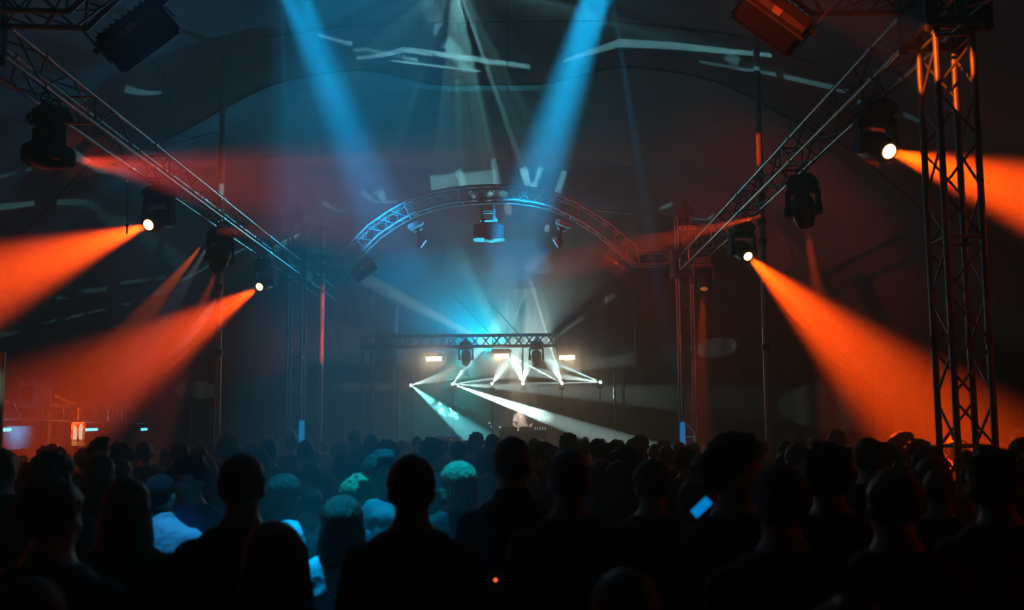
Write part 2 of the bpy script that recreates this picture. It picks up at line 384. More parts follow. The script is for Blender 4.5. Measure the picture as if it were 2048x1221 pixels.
def gobo_lamp(a, b, wa, wb, stg):
    # one roof strip: an added narrow lamp masked to a tapered slot
    (x0, y0), (x1, y1) = a, b; mid = cast((x0 + x1) / 2, (y0 + y1) / 2)
    L_ = math.hypot(x1 - x0, y1 - y0); nx, ny = -(y1 - y0) / L_, (x1 - x0) / L_
    hA, hB = cast(x0, y0), cast(x1, y1); ax_ = ((hA - GP).normalized() + (hB - GP).normalized()).normalized()
    half = max(math.degrees(ax_.angle(hA - GP)), math.degrees(ax_.angle(hB - GP))) + 1.2
    gob = spot('lamp_projector', GP, GP + ax_, (0.30, 0.95, 1.0), GOBO * stg * (mid - GP).length ** 2 / 200, 2 * half, 0.02, 0.012)
    gl = gob.data; gl.use_nodes = True; gnt = gl.node_tree; gem = gnt.nodes['Emission']
    gtc = gnt.nodes.new('ShaderNodeTexCoord'); gsx = gnt.nodes.new('ShaderNodeSeparateXYZ'); gnt.links.new(gtc.outputs['Normal'], gsx.inputs[0])
    def mnode(op, a, b=None, c=None, clamp=False):
        n = gnt.nodes.new('ShaderNodeMath'); n.operation = op; n.use_clamp = clamp
        for i, x in enumerate((a, b, c)):
            if x is None: continue
            if isinstance(x, (int, float)): n.inputs[i].default_value = x
            else: gnt.links.new(x, n.inputs[i])
        return n.outputs[0]
    gz = mnode('ABSOLUTE', gsx.outputs[2]); gu = mnode('DIVIDE', gsx.outputs[0], gz); gv = mnode('DIVIDE', gsx.outputs[1], gz)
    ginv = gob.matrix_world.inverted()
    def uv_of(p):
        q = ginv @ p; return Vector((q.x / -q.z, q.y / -q.z))
    A = uv_of(hA); B_ = uv_of(hB)
    ra = (uv_of(cast(x0 + nx * wa, y0 + ny * wa)) - uv_of(cast(x0 - nx * wa, y0 - ny * wa))).length / 2
    rb = (uv_of(cast(x1 + nx * wb, y1 + ny * wb)) - uv_of(cast(x1 - nx * wb, y1 - ny * wb))).length / 2
    ra = min(ra, .05); rb = min(rb, .05); e = (B_ - A); L2 = e.length; e = e / L2
    pu = mnode('SUBTRACT', gu, A.x); pv = mnode('SUBTRACT', gv, A.y)
    al = mnode('ADD', mnode('MULTIPLY', pu, e.x), mnode('MULTIPLY', pv, e.y))
    ac = mnode('ABSOLUTE', mnode('SUBTRACT', mnode('MULTIPLY', pu, e.y), mnode('MULTIPLY', pv, e.x)))
    h = mnode('DIVIDE', al, L2)
    r_ = mnode('MULTIPLY_ADD', h, rb - ra, ra)
    m1 = mnode('MULTIPLY_ADD', mnode('DIVIDE', ac, r_), -3.0, 3.3, clamp=True)
    inside = mnode('MULTIPLY', mnode('GREATER_THAN', h, -0.001), mnode('LESS_THAN', h, 1.001))
    gnt.links.new(mnode('MULTIPLY', m1, inside), gem.inputs['Strength'])
for pts, w0, w1, stg in STRIPS:
    n_ = len(pts) - 1
    for i in range(n_):
        wa = w0 + (w1 - w0) * i / n_; wb = w0 + (w1 - w0) * (i + 1) / n_
        pa_, pb_ = Vector(pts[i]), Vector(pts[i + 1])
        k_ = max(1, round((pa_ - pb_).length / 130))
        for j in range(k_):
            q0 = pa_.lerp(pb_, j / k_); q1 = pa_.lerp(pb_, (j + 1) / k_)
            gobo_lamp(tuple(q0), tuple(q1), wa + (wb - wa) * j / k_, wa + (wb - wa) * (j + 1) / k_, stg)

# ------------------------------------------------------------------ lighting trusses
TW = 0.29
def frame_of(t, up=Vector((0, 0, 1))):
    t = t.normalized()
    if abs(t.dot(up)) > .95: up = Vector((0, 1, 0))
    s = t.cross(up).normalized(); u = s.cross(t).normalized(); return s, u
def truss(name, pts, label, cat, m, group=None, w=TW, bay=0.5, ups=None, loc=None, rc=.025, rb=.011, frames=True, side=None):
    pts = [Vector(p) for p in pts]; root = thing(name, label, cat, loc if loc is not None else pts[0], 0, group)
    n = len(pts); fr = []
    for i in range(n):
        a = pts[max(0, i - 1)]; b = pts[min(n - 1, i + 1)]
        t = (b - a).normalized()
        if side is not None: s = side; u = s.cross(t).normalized()
        else: s, u = frame_of(t)
        k = 1.0
        if 0 < i < n - 1:
            t1 = (pts[i] - a).normalized(); t2 = (b - pts[i]).normalized()
            k = 1.0 / max(.5, math.cos(t1.angle(t2) / 2))
        fr.append((s, u * k))
    cs = [[pts[i] + fr[i][0] * (a * w / 2) + fr[i][1] * (b * w / 2) for i in range(n)] for a, b in ((-1, -1), (1, -1), (1, 1), (-1, 1))]
    for c in cs: MB().poly(c, rc, 10).build('chord', m, root)
    # lattice bays measured along the centre line
    seg = [0]
    for i in range(n - 1): seg.append(seg[-1] + (pts[i + 1] - pts[i]).length)
    def at(c, s):
        for i in range(n - 1):
            if s <= seg[i + 1] + 1e-6:
                f = (s - seg[i]) / max(1e-6, seg[i + 1] - seg[i]); return c[i].lerp(c[i + 1], f)
        return c[-1]
    nb = max(1, round(seg[-1] / bay)); st = seg[-1] / nb
    for a, b in ((0, 1), (1, 2), (2, 3), (3, 0)):
        l_ = MB()
        for k in range(nb):
            s0 = k * st; s1 = s0 + st
            if k % 2 == 0: l_.tube(at(cs[a], s0 + .03), at(cs[b], s1 - .03), rb, 6)
            else: l_.tube(at(cs[b], s0 + .03), at(cs[a], s1 - .03), rb, 6)
            if name == 'arch_truss' or name == 'stage_truss':
                if k % 2 == 1: l_.tube(at(cs[a], s0 + .03), at(cs[b], s1 - .03), rb, 6)
                else: l_.tube(at(cs[b], s0 + .03), at(cs[a], s1 - .03), rb, 6)
            if k % 4 == 0 and frames: l_.tube(at(cs[a], s0 + .03), at(cs[b], s0 + .03), rb * 1.2, 6)
        l_.tube(at(cs[a], .02), at(cs[b], .02), rb * 1.2, 6); l_.tube(at(cs[a], seg[-1] - .02), at(cs[b], seg[-1] - .02), rb * 1.2, 6)
        l_.build('lattice', m, root)
    # bolted couplers where the sections meet
    k = 2.5
    while k < seg[-1] - .3:
        for c in cs: MB().tube(at(c, k - .045), at(c, k + .045), rc * 1.35, 8).build('coupler', m, root)
        k += 2.5
    return root
ZT = 5.30                                   # centre height of the long trusses
right_truss = truss('lighting_truss', [(XR, 3.0, ZT), (XR, YF - .25, ZT)], 'long aluminium truss running overhead down the right side of the tent', 'truss', M['alu'])
left_truss = truss('lighting_truss', [(XL, 3.0, ZT), (XL, 21.3, ZT)], 'long aluminium truss running overhead down the left side, past the far tower', 'truss', M['alu'])
def tower(x, y, top, label, sleeve=True):
    r = truss('truss_tower', [(x, y, 0.05), (x, y, top)], label, 'tower', M['alu_dull'], None, rc=.026, bay=.42)
    MB().box((x, y, .025), (.75, .75, .05), bev=.01).build('base_plate', M['steel'], r)
    if sleeve:
        s_ = MB()
        for a in (-1, 1):
            s_.box((x + a * .235, y, ZT), (.05, .52, .50), bev=.01); s_.box((x, y + a * .235, ZT - .23), (.5, .05, .06), bev=.01); s_.box((x, y + a * .235, ZT + .23), (.5, .05, .06), bev=.01)
            s_.box((x + a * .235, y - .235, ZT), (.06, .06, .62), bev=.01); s_.box((x + a * .235, y + .235, ZT), (.06, .06, .62), bev=.01)
        s_.build('sleeve_block', M['dark'], r)
    return r
zt = pix(1375, 437, YF).z
tFR = tower(XR, YF, zt, 'truss tower at the right foot of the far arch, label bar near its top')
tFL = tower(XL, YF, pix(590, 435, YF).z, 'truss tower at the left foot of the far arch, dark head block on top')
tNR = tower(XR, YN, 6.6, 'large near truss tower at the right, partly lit bright orange near the top')
tNL = tower(XL, YN, 6.6, 'near truss tower left of the picture edge')
for t_, x in ((tFR, XR), (tFL, XL)):
    z = t_.location.z; zt_ = pix(1375, 437, YF).z
    hb = MB(); hb.box((x, YF, zt_ + .10), (.34, .34, .2), bev=.02); hb.box((x + .02, YF, zt_ + .27), (.10, .26, .16), bev=.02); hb.tube((x - .16, YF, zt_ + .24), (x + .2, YF, zt_ + .24), .02)
    hb.build('head_block', M['steel'], t_)
    ch = MB(); ch.tube((x - .02, YF - .19, ZT + .3), (x - .02, YF - .19, zt_ + .1), .012, 6); ch.build('hoist_chain', M['steel'], t_)
    mb = MB(); mb.box((x + .03, YF - .24, ZT + .44), (.20, .13, .28), bev=.03); mb.build('hoist_motor', M['housing'], t_)
# label bar on the right tower
lb = thing('label_bar', 'orange-lit pale bar with four panels strapped across the right far tower', 'sign', pix(1373, 457, YF - .3))
c = pix(1374, 456, YF - .3); MB().box(c, (.40, .03, .10), bev=.008).build('panel', M['sticker'], lb)
sq = MB()
for k in range(5): sq.box((c.x - .19 + k * .095, c.y - .018, c.z), (.012, .006, .09))
sq.build('divider', M['steel'], lb)
# wrap of reflective foil at the foot of the two far towers
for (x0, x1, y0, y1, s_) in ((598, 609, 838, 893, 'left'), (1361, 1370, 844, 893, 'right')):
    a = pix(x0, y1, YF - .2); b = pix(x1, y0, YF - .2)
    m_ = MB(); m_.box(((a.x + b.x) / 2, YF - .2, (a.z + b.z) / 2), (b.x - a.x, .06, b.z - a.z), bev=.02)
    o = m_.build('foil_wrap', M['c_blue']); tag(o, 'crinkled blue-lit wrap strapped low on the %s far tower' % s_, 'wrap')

# arches
ARC = [(606, 527), (682, 529), (749, 463), (787, 437), (825, 416), (868, 401), (905, 394), (945, 390), (985, 388), (1033, 390), (1070, 395), (1106, 403), (1145, 420), (1174, 437), (1203, 456), (1230, 478), (1275, 517), (1345, 516)]
arc = [pix(px, py, YF) for px, py in ARC]
def clean(a):
    a = [Vector((v.x, 0, v.z)) for v in a]; a[0].x = XL + .27; a[-1].x = XR - .27; return a
arc = clean(arc)
def arch(y, label):
    pts = [Vector((v.x, y, v.z)) for v in arc]
    return truss('arch_truss', pts, label, 'arch', M['alu_dull'], 'lighting arches', bay=.30, side=Vector((0, 1, 0)), rc=.025, rb=.010)
arch(YF, 'curved truss arch spanning the two far towers above the stage')
arch(YN, 'near truss arch at the top edge, only its right foot by the near tower showing')

# tent poles
def pole(p0, p1, r, label, collars=()):
    rt = thing('tent_pole', label, 'pole', (p0.x, p0.y, 0), 0)
    p0 = Vector(p0); d = (p1 - p0); p0 = p0 - d * (p0.z / d.z)
    MB().tube(p0, p1, r, 14).build('shaft', M['pole'], rt)
    MB().box((p0.x, p0.y, .02), (.3, .3, .04), bev=.01).build('foot_plate', M['steel'], rt)
    for c in collars:
        q = p0 + d * ((pix(1000, c, p0.y).z - p0.z) / d.z); MB().tube(q - d.normalized() * .05, q + d.normalized() * .05, r * 1.35, 14).build('collar', M['dark'], rt)
def polepx(xt, yt, xb, yb, Y, r, label, col=(), ext=True):
    a = pix(xb, yb, Y); b = pix(xt, yt, Y)
    if ext:
        d = (b - a).normalized()
        for _ in range(400):
            if b.z >= roof_z(b.x, b.y) - .16: break
            b = b + d * .02
    pole(a, b, r, label, col)
polepx(1515, 180, 1538, 890, 14.2, .052, 'tall steel pole right of the far tower, upper half lit orange', (450, 490, 700))
polepx(444, 300, 434, 890, 15.0, .052, 'tall steel pole left of the far tower, crossing the orange beam', (570, 700))
polepx(647, 440, 639, 885, 19.5, .055, 'slim orange-lit pole just right of the left far tower', (455, 530, 580), False)
polepx(744, 572, 742, 690, 22.5, .03, 'thin pole with a red and blue glint above the left stage tower', (), False)
mb = MB()
for i, (px, y0, y1) in enumerate(((382, 818, 880), (403, 825, 880), (420, 820, 880), (463, 822, 885), (484, 830, 890), (557, 812, 880), (567, 820, 880), (722, 690, 880), (497, 840, 885))):
    a = pix(px, y1, 24.0); b = pix(px, y0, 24.0)
    o = MB().tube((a.x, a.y, 0.0), b, .018, 8).build('barrier_post', M['pole'])
    tag(o, 'thin upright post at the back left, ' + ('leftmost of the row', 'second, left of the left pole', 'third, just left of the left pole', 'faint red one just right of the left pole', 'red-lit one midway between pole and tower', 'last before the left far tower', 'right against the left far tower', 'beside the slender stage tower', 'shorter one midway between pole and tower')[i], 'post', 'thin posts at the back left')

# ------------------------------------------------------------------ fixtures
def basis(d, upish=Vector((0, 0, 1))):
    d = d.normalized(); s = d.cross(upish)
    if s.length < .05: s = d.cross(Vector((0, 1, 0)))
    s = s.normalized(); u = s.cross(d).normalized()
    return Matrix((s, u, -d)).transposed().to_4x4()      # local -Z looks along d
def moving_head(lens, d, ztop, label, lit, size=1.0, group=None, xoff=None):
    d = d.normalized(); B = basis(d)
    c = lens - d * .21 * size                            # tilt axis
    s = Vector((d.x, d.y, 0)); s = s.normalized() if s.length > .01 else Vector((0, 1, 0)); side = Vector((-s.y, s.x, 0))
    base = Vector((c.x, c.y, c.z + .36 * size))
    r = thing('moving_head_light', label, 'stage light', (c.x, c.y, ztop), 0, group)
    Z = Matrix.Translation(base) @ Matrix((side, s, Vector((0, 0, 1)))).transposed().to_4x4()
    MB().box((0, 0, 0), (.36 * size, .30 * size, .12 * size), Z, .03 * size).box((0, 0, .075 * size), (.26 * size, .22 * size, .04 * size), Z, .01).build('base', M['black'], r)
    for k in (-1, 1):
        cl = MB(); p = base + Vector((0, k * .09 * size, .09 * size)); cl.box(p + Vector((0, 0, .02)), (.05, .05, .06), None, .01)
        if ztop - p.z > .03: cl.tube(p, (p.x, p.y, ztop), .014, 8)
        cl.poly([(p.x + .045 * math.cos(a), p.y, max(ztop, p.z) + .03 + .045 * math.sin(a)) for a in [q * PI / 6 for q in range(12)]], .012, 6, True)
        cl.build('clamp', M['steel'], r)
    Y_ = Matrix.Translation(c) @ Matrix((side, s, Vector((0, 0, 1)))).transposed().to_4x4()
    yk = MB(); yk.box((0, 0, .26 * size), (.40 * size, .17 * size, .07 * size), Y_, .025 * size)
    for k in (-1, 1):
        yk.box((k * .185 * size, 0, .11 * size), (.05 * size, .15 * size, .32 * size), Y_, .02 * size)
        yk.tube(Y_ @ Vector((k * .15 * size, 0, 0)), Y_ @ Vector((k * .222 * size, 0, 0)), .075 * size, 16)
    yk.build('yoke', M['black'], r)
    H = Matrix.Translation(c) @ B
    hd = MB(); q = size
    hd.loft([(0, 0, -.20 * q, .085 * q, .085 * q), (0, 0, -.19 * q, .105 * q, .10 * q), (0, 0, -.08 * q, .135 * q, .125 * q), (0, 0, .05 * q, .145 * q, .135 * q), (0, 0, .15 * q, .13 * q, .12 * q), (0, 0, .21 * q, .085 * q, .08 * q), (0, 0, .225 * q, .04 * q, .04 * q)], 24, H, 2.5)
    for k in range(4): hd.box((0, .128 * q, (.02 + .03 * k) * q), (.16 * q, .02 * q, .01 * q), H)
    hd.build('lamp_housing', M['black'], r)
    rg = MB(); rg.loft([(0, 0, -.212 * q, .09 * q, .09 * q), (0, 0, -.185 * q, .094 * q, .094 * q)], 24, H); rg.build('lens_ring', M['dark'], r)
    ln = MB(); ln.loft([(0, 0, -.222 * q, .045 * q, .045 * q), (0, 0, -.217 * q, .068 * q, .068 * q), (0, 0, -.205 * q, .07 * q, .07 * q)], 24, H)
    ln.build('lens', lit, r)
    return r
names = {
 'right_near': 'moving head light glaring orange just left of the near tower', 'right_mid': 'moving head light throwing the long orange beam in front of the right pole',
 'right_faint': 'dark moving head light under the right truss with a faint orange beam', 'right_far': 'dark moving head light at the far end of the right truss, by the far tower',
 'left_near': 'moving head light glaring orange at the left, largest lit lens of the left truss', 'left_mid': 'moving head light throwing an orange beam just left of the left far tower',
 'left_faint': 'dark moving head light above the left pole with a faint orange beam', 'left_cross': 'dark moving head light at the far left, sending a dull red beam rightwards'}
for (x, Y, px, py, d, colr, pw, an, bl, glow, key) in HEADS:
    moving_head(pix(px, py, Y), d, ZT - TW / 2 - .03, names[key], M['lens_on'] if glow else M['lens_dim'], 1.0 if Y > 9 else 1.05)

def blinder(c, u, label, on=False, size=1.0, facing=Vector((0, -1, -.35)), hang=None):
    # long strobe bar: u = long axis
    u = u.normalized(); f = (facing - u * facing.dot(u)).normalized(); n = f.cross(u).normalized()
    if n.z < 0: n = -n
    Bm = Matrix.Translation(c) @ Matrix((u, n, f)).transposed().to_4x4(); q = size
    r = thing('strobe_light', label, 'stage light', c)
    hb = MB(); hb.box((0, 0, -.05 * q), (.50 * q, .28 * q, .16 * q), Bm, .02 * q)
    for k in range(9): hb.box(((-.20 + k * .05) * q, .145 * q, -.05 * q), (.012 * q, .02 * q, .13 * q), Bm)
    hb.build('housing', M['dark'], r)
    MB().box((0, -.065 * q, .045 * q), (.44 * q, .12 * q, .03 * q), Bm, .008).build('lamp_face', M['blind_on'] if on else M['black'], r)
    if not on:
        MB().box((0, .060 * q, .045 * q), (.45 * q, .042 * q, .03 * q), Bm, .004).build('side_strip', M['housing'], r)
        MB().box((.0, .060 * q, .062 * q), (.065 * q, .043 * q, .008 * q), Bm).build('sticker', M['sticker'], r)
        MB().tube(Bm @ Vector((-.25 * q, .008 * q, .05 * q)), Bm @ Vector((.25 * q, .008 * q, .05 * q)), .010 * q).build('tube_guard', M['alu_dull'], r)
    bk = MB()
    for k in (-1, 1): bk.box((k * .265 * q, .11 * q, -.04 * q), (.012 * q, .30 * q, .04 * q), Bm)
    bk.box((0, .26 * q, -.04 * q), (.54 * q, .012 * q, .04 * q), Bm); bk.build('bracket', M['alu_dull'], r)
    sc_ = MB()
    for k in (-1, 1): sc_.tube(Bm @ Vector((k * .25 * q, .07 * q, .0)), Bm @ Vector((k * .30 * q, .07 * q, .0)), .022 * q, 10)
    sc_.build('knob', M['steel'], r)
    if hang is not None: MB().tube(Bm @ Vector((0, .26 * q, -.04 * q)), hang, .014 * q).build('clamp', M['steel'], r)
    return r
def arch_pair(Y, off):
    for (px, py, sx, nm) in ((729, 541, 1, 'left'), (1228, 532, -1, 'right')):
        p = pix(px, py, YF) if Y == YF else pix(*{'left': (282, 76), 'right': (1540, 44)}[nm], YN); u = Vector((1 * sx, 0, .78)) * sx
        yield p, (Vector((1, 0, .78)) if sx == 1 else Vector((1, 0, -.78))), nm
for p, u, nm in arch_pair(YF, 0):
    n = Vector((-u.z, 0, u.x)).normalized()
    blinder(p + Vector((0, -.05, 0)), u, 'dark strobe bar tilted under the %s shoulder of the far arch' % nm, False, 1.05, hang=p + n * .42)
for p, u, nm in arch_pair(YN, 0):
    n = Vector((-u.z, 0, u.x)).normalized()
    blinder(p + Vector((0, -.05, 0)), u, {'left': 'large unlit strobe bar barely visible high at the upper left', 'right': 'large strobe bar with orange-lit strip and sticker at the top right'}[nm], False, 1.2, Vector((-.15 if nm == 'right' else .15, -1, -.62)), hang=p + n * .42)
def wash(lens, d, top, label, lit):
    d = d.normalized(); B = Matrix.Translation(lens) @ basis(d); r = thing('wash_light', label, 'stage light', top)
    ax = Vector((0, 1, 0)); t = (top - lens); tn = t.normalized(); sd = tn.cross(ax).normalized()
    Bt = Matrix.Translation(top) @ Matrix((sd, ax, -tn)).transposed().to_4x4()
    MB().box((0, 0, -.02), (.34, .24, .09), Bt, .025).build('base', M['housing'], r)
    MB().box((0, 0, .05), (.30, .015, .02), Bt).tube(Bt @ Vector((-.1, 0, .0)), Bt @ Vector((-.1, 0, -.1)), .015).tube(Bt @ Vector((.1, 0, 0)), Bt @ Vector((.1, 0, -.1)), .015).build('clamp', M['steel'], r)
    yk = MB(); yk.box((0, 0, .09), (.20, .10, .06), Bt, .02)
    for k in (-1, 1): yk.poly([Bt @ Vector((0, k * .09, .09)), Bt @ Vector((0, k * .12, .16)), lens - d * .08 + ax * k * .12], .03, 8)
    yk.build('yoke', M['black'], r)
    MB().loft([(0, 0, 0.0, .125, .125), (0, 0, .03, .13, .13), (0, 0, .09, .11, .11), (0, 0, .12, .06, .06), (0, 0, .20, .055, .055)], 20, B).build('lamp_housing', M['housing'], r)
    l_ = MB()
    for a in range(7):
        q = Vector((0, 0, 0)) if a == 6 else Vector((.075 * math.cos(a * PI / 3), .075 * math.sin(a * PI / 3), 0))
        l_.loft([(q.x, q.y, -.012, .022, .022), (q.x, q.y, 0.004, .032, .032)], 12, B)
    l_.build('lens', lit, r)
dl = Vector((.80, 0.1, -.60)); dr = Vector((-.80, .1, -.52))
wash(pix(847, 488, YF), dl, pix(832, 452, YF), 'small wash light hung under the left of the far arch, red-lit body', M['lens_blue'])
wash(pix(1111, 487, YF), dr, pix(1126, 450, YF), 'small wash light hung under the right of the far arch, orange-lit body', M['lens_blue'])
a_ = pix(832, 452, YF); b_ = pix(1126, 450, YF)
wash(NL - (pix(788, 500, 21.0) - NL).normalized() * .03, pix(788, 500, 21.0) - NL, Vector((NL.x - .1, YN, a_.z)), 'wash light on the left of the near arch, above the picture', M['lens_blue'])
wash(NR - (pix(1030, 500, 21.0) - NR).normalized() * .03, pix(1030, 500, 21.0) - NR, Vector((NR.x + .1, YN, b_.z)), 'wash light on the right of the near arch, above the picture', M['lens_blue'])

# projectors hung under the crown of each arch
def projector(Y, label, sheet):
    c = pix(978, 466, YF); c = Vector((c.x, Y, c.z)); top = pix(978, 410, YF).z
    r = thing('hanging_projector', label, 'projector', c)
    MB().loft([(c.x, c.y, c.z - .15, .33, .2), (c.x, c.y, c.z + .12, .33, .2), (c.x, c.y, c.z + .17, .26, .16)], 16, None, 6).build('housing', M['dark'], r)
    MB().loft([(c.x - .02, c.y - .20, c.z - .0, .07, .03), (c.x - .02, c.y - .20, c.z + .1, .07, .03)], 12).build('lens_barrel', M['black'], r)
    bk = MB()
    for x in (-.145, .115):
        bk.box((c.x + x, c.y, (c.z + .26 + top) / 2), (.055, .05, top - c.z - .26))
    for z in (.42, .47): bk.box((c.x - .015, c.y, c.z + z), (.26, .03, .015))
    bk.box((c.x, c.y, c.z + .27), (.36, .08, .04)); bk.tube((c.x - .13, c.y, c.z + .14), (c.x - .13, c.y, c.z + .27), .035); bk.tube((c.x + .11, c.y, c.z + .14), (c.x + .11, c.y, c.z + .27), .012)
    bk.build('bracket', M['steel'], r)
    MB().box((c.x - .135, c.y - .05, c.z + .30), (.05, .05, .05), None, .01).build('safety_clamp', M['led_red'] if False else M['housing'], r)
    if sheet:
        MB().add([(c.x - .1, c.y - .22, c.z - .17), (c.x + .31, c.y - .2, c.z - .165), (c.x + .03, c.y - .2, c.z - .215), (c.x - .1, c.y + .1, c.z - .155), (c.x + .31, c.y + .1, c.z - .155), (c.x + .03, c.y + .1, c.z - .19)], [(0, 2, 1), (3, 4, 5), (0, 1, 4, 3), (1, 2, 5, 4), (2, 0, 3, 5)]).build('tray', M['pale'], r)
    return r
projector(YF, 'boxy projector hanging on a ladder bracket under the crown of the far arch', True)
projector(YN, 'projector hanging under the crown of the near arch, above the picture', False)

# ------------------------------------------------------------------ the stage
ST = 0.95
mb = MB(); mb.box((-.4, 23.6, ST / 2), (8.2, 4.6, ST)); o = mb.build('stage_platform', M['stage'], None, False); tag(o, 'low black stage platform behind the crowd', 'stage')
zc = pix(1000, 682, SY).z
truss('stage_truss', [(pix(722, 690, SY).x, SY, zc), (pix(1113, 682, SY).x, SY, zc)], 'short flat truss hung above the stage carrying five lights', 'truss', M['alu_dull'], w=.27, bay=.27)
# the two guy wires of the stage truss
for (a, b) in (((905, 590), (985, 672)), ((975, 600), (1040, 672))):
    o = MB().tube(pix(*a, SY), pix(*b, SY), .008, 6).build('hanging_wire', M['cable']); tag(o, 'thin slanting wire above the stage truss, %s of the pair' % ('left' if a[0] < 950 else 'right'), 'wire')
zb = zc - .17
def sblind(px, py, label):
    c = pix(px, py, SY); blinder(c + Vector((0, 0, .0)), Vector((1, 0, 0)), label, True, .86, Vector((0, -1, -.05)), Vector((c.x, SY, zb + .02)))
sblind(868, 714, 'glowing warm strobe bar above the stage, leftmost of three')
sblind(1003, 708, 'glowing warm strobe bar in a pale housing in the middle of the stage truss')
sblind(1134, 711, 'glowing warm strobe bar just right of the stage truss end')
for px, nm in ((932, 'left'), (1073, 'right')):
    moving_head(pix(px, 728, SY - .12), Vector((0, -.55, -1)), zb, 'unlit moving head silhouetted on the %s of the middle stage strobe' % nm, M['glass'], .88)
for px, Yb in ((868, SY), (1003, SY), (1134, SY)):
    c = pix(px, 718, Yb); l = bpy.data.lights.new('lamp_strobe', 'AREA'); o = bpy.data.objects.new('lamp_strobe', l); COL.objects.link(o)
    l.shape = 'RECTANGLE'; l.size = .4; l.size_y = .12; l.energy = STROBE; l.color = WARM; l.spread = math.radians(120); aim(o, c + Vector((0, -.12, 0)), c + Vector((0, -5, -1.6)))
# side towers of the stage
for px, y0, Yt, nm in ((735, 686, 22.0, 'slender dark truss tower left of the stage'), (1236, 742, 23.5, 'dim slender tower right of the stage')):
    x = pix(px, 700, Yt).x; truss('stage_tower', [(x, Yt, .0), (x, Yt, pix(px, y0, Yt).z)], nm, 'tower', M['steel'], w=.24, bay=.4)
x = pix(792, 740, 22.6); truss('stage_tower', [(x.x, 22.6, 0.0), (x.x, 22.6, x.z)], 'narrow tower with a flat top bar just left of the stage', 'tower', M['alu_dull'], w=.15, bay=.3)
o = MB().box((x.x - .1, 22.6, x.z + .04), (.5, .2, .05), None, .01).build('top_bar', M['steel']); tag(o, 'flat bar lying on the narrow tower left of the stage', 'bar')
# line arrays
def array(px, py, Y, n, label):
    c = pix(px, py, Y); r = thing('line_array_speaker', label, 'speaker', c); h = .30
    for k in range(n):
        MB().box((c.x, c.y + .02 * k, c.z - h * (k + .5)), (.55, .4, h * .94), Matrix.Identity(4), .02).build('cabinet', M['dark'], r)
    MB().box((c.x, c.y, c.z + .03), (.6, .45, .05)).tube((c.x, c.y, c.z + .03), (c.x, c.y, c.z + .7), .012).build('flying_frame', M['steel'], r)
array(772, 620, 22.5, 5, 'dark hanging speaker stack at the upper left of the stage')
array(1290, 600, 22.5, 6, 'dark hanging speaker stack right of the stage, beyond the arch')
# beam lights on slim stands
rt = MB()
for i, p in enumerate(BEAMPTS):
    c = pix(*p, 22.0); r = thing('beam_light', ['small white beam light at the far left of the row behind the performer', 'small white beam light second from the left, above the smoke', 'small white beam light under the middle strobe, left of its neighbour', 'small white beam light almost above the performer', 'small white beam light right of the right moving head', 'small white beam light at the far right end of the row'][i], 'stage light', (c.x, 22.18, ST))
    MB().ell((c.x, 22.10, c.z), (.07, .10, .07)).build('lamp_housing', M['black'], r)
    MB().ell((c.x, 22.015, c.z), (.042, .02, .042)).build('lens', M['lens_white'], r)
    MB().box((c.x, 22.14, c.z - .12), (.14, .12, .06), None, .01).build('base', M['black'], r)
    if i == 3: MB().tube((c.x, 22.14, c.z), (c.x, 21.55, zb + .05), .010, 8).build('drop_arm', M['black'], r); continue
    MB().tube((c.x, 22.18, ST + .02), (c.x, 22.18, c.z - .1), .016, 8).box((c.x, 22.18, ST + .01), (.4, .4, .02)).build('stand', M['black'], r)
# performer's table
tz = pix(1045, 862, 22.6).z
t = thing('performer_table', 'long table of audio gear in front of the performer', 'table', (pix(1045, 862, 22.6).x, 22.6, ST))
xa, xb_ = pix(997, 862, 22.6).x, pix(1095, 862, 22.6).x
MB().box(((xa + xb_) / 2, 22.6, tz - .02), (xb_ - xa, .6, .04), None, .01).build('tabletop', M['steel'], t)
MB().box(((xa + xb_) / 2, 22.34, (tz + ST) / 2), (xb_ - xa - .06, .02, tz - ST - .06)).build('front_cloth', M['stage'], t)
for a in (-1, 1):
    for b in (-1, 1): MB().tube(((xa + xb_) / 2 + a * (xb_ - xa - .1) / 2, 22.6 + b * .25, ST), ((xa + xb_) / 2 + a * (xb_ - xa - .1) / 2, 22.6 + b * .25, tz - .03), .02).build('leg', M['steel'], t)
for k, (px, wd) in enumerate(((1018, .42), (1051, .34))):
    g = thing('media_player', ['flat silver media player at the left of the gear table', 'flat silver media player beside the mixer'][k], 'audio gear', (pix(px, 858, 22.55).x, 22.55, tz))
    x = pix(px, 858, 22.55).x
    MB().box((x, 22.5, tz + .045), (wd, .34, .09), None, .012).build('case', M['alu'], g); MB().box((x, 22.32, tz + .05), (wd * .8, .01, .02)).build('front_slot', M['black'], g)
    MB().loft([(x, 22.5, tz + .09, .1, .1), (x, 22.5, tz + .105, .1, .1)], 20).build('jog_wheel', M['dark'], g)
x = pix(1080, 860, 22.55).x; g = thing('mixer', 'audio mixer with small lit buttons at the right of the gear table', 'mixer', (x, 22.55, tz))
MB().box((x, 22.5, tz + .05), (.34, .34, .10), None, .012).build('case', M['alu_dull'], g)
for i in range(5):
    for j in range(2): MB().tube((x - .13 + i * .065, 22.32, tz + .03 + j * .04), (x - .13 + i * .065, 22.305, tz + .03 + j * .04), .012, 8).build('button', M['led_white'], g)
for px, py, nm in ((979, 847, 'small lit cube left of the gear, upper'), (984, 854, 'small lit cube left of the gear, lower'), (1000, 855, 'small lit cube on the left end of the table'), (1061, 854, 'small lit cube in front of the performer')):
    c = pix(px, py, 22.5); o = MB().box(c, (.05, .05, .035), None, .006).build('cue_lamp', M['led_white']); tag(o, nm, 'lamp')
o = MB().poly([pix(978, 849, 22.5), pix(985, 856, 22.5), pix(1000, 859, 22.5)], .008, 6).build('gooseneck_arm', M['alu_dull']); tag(o, 'thin bent arm at the left end of the gear table', 'arm')
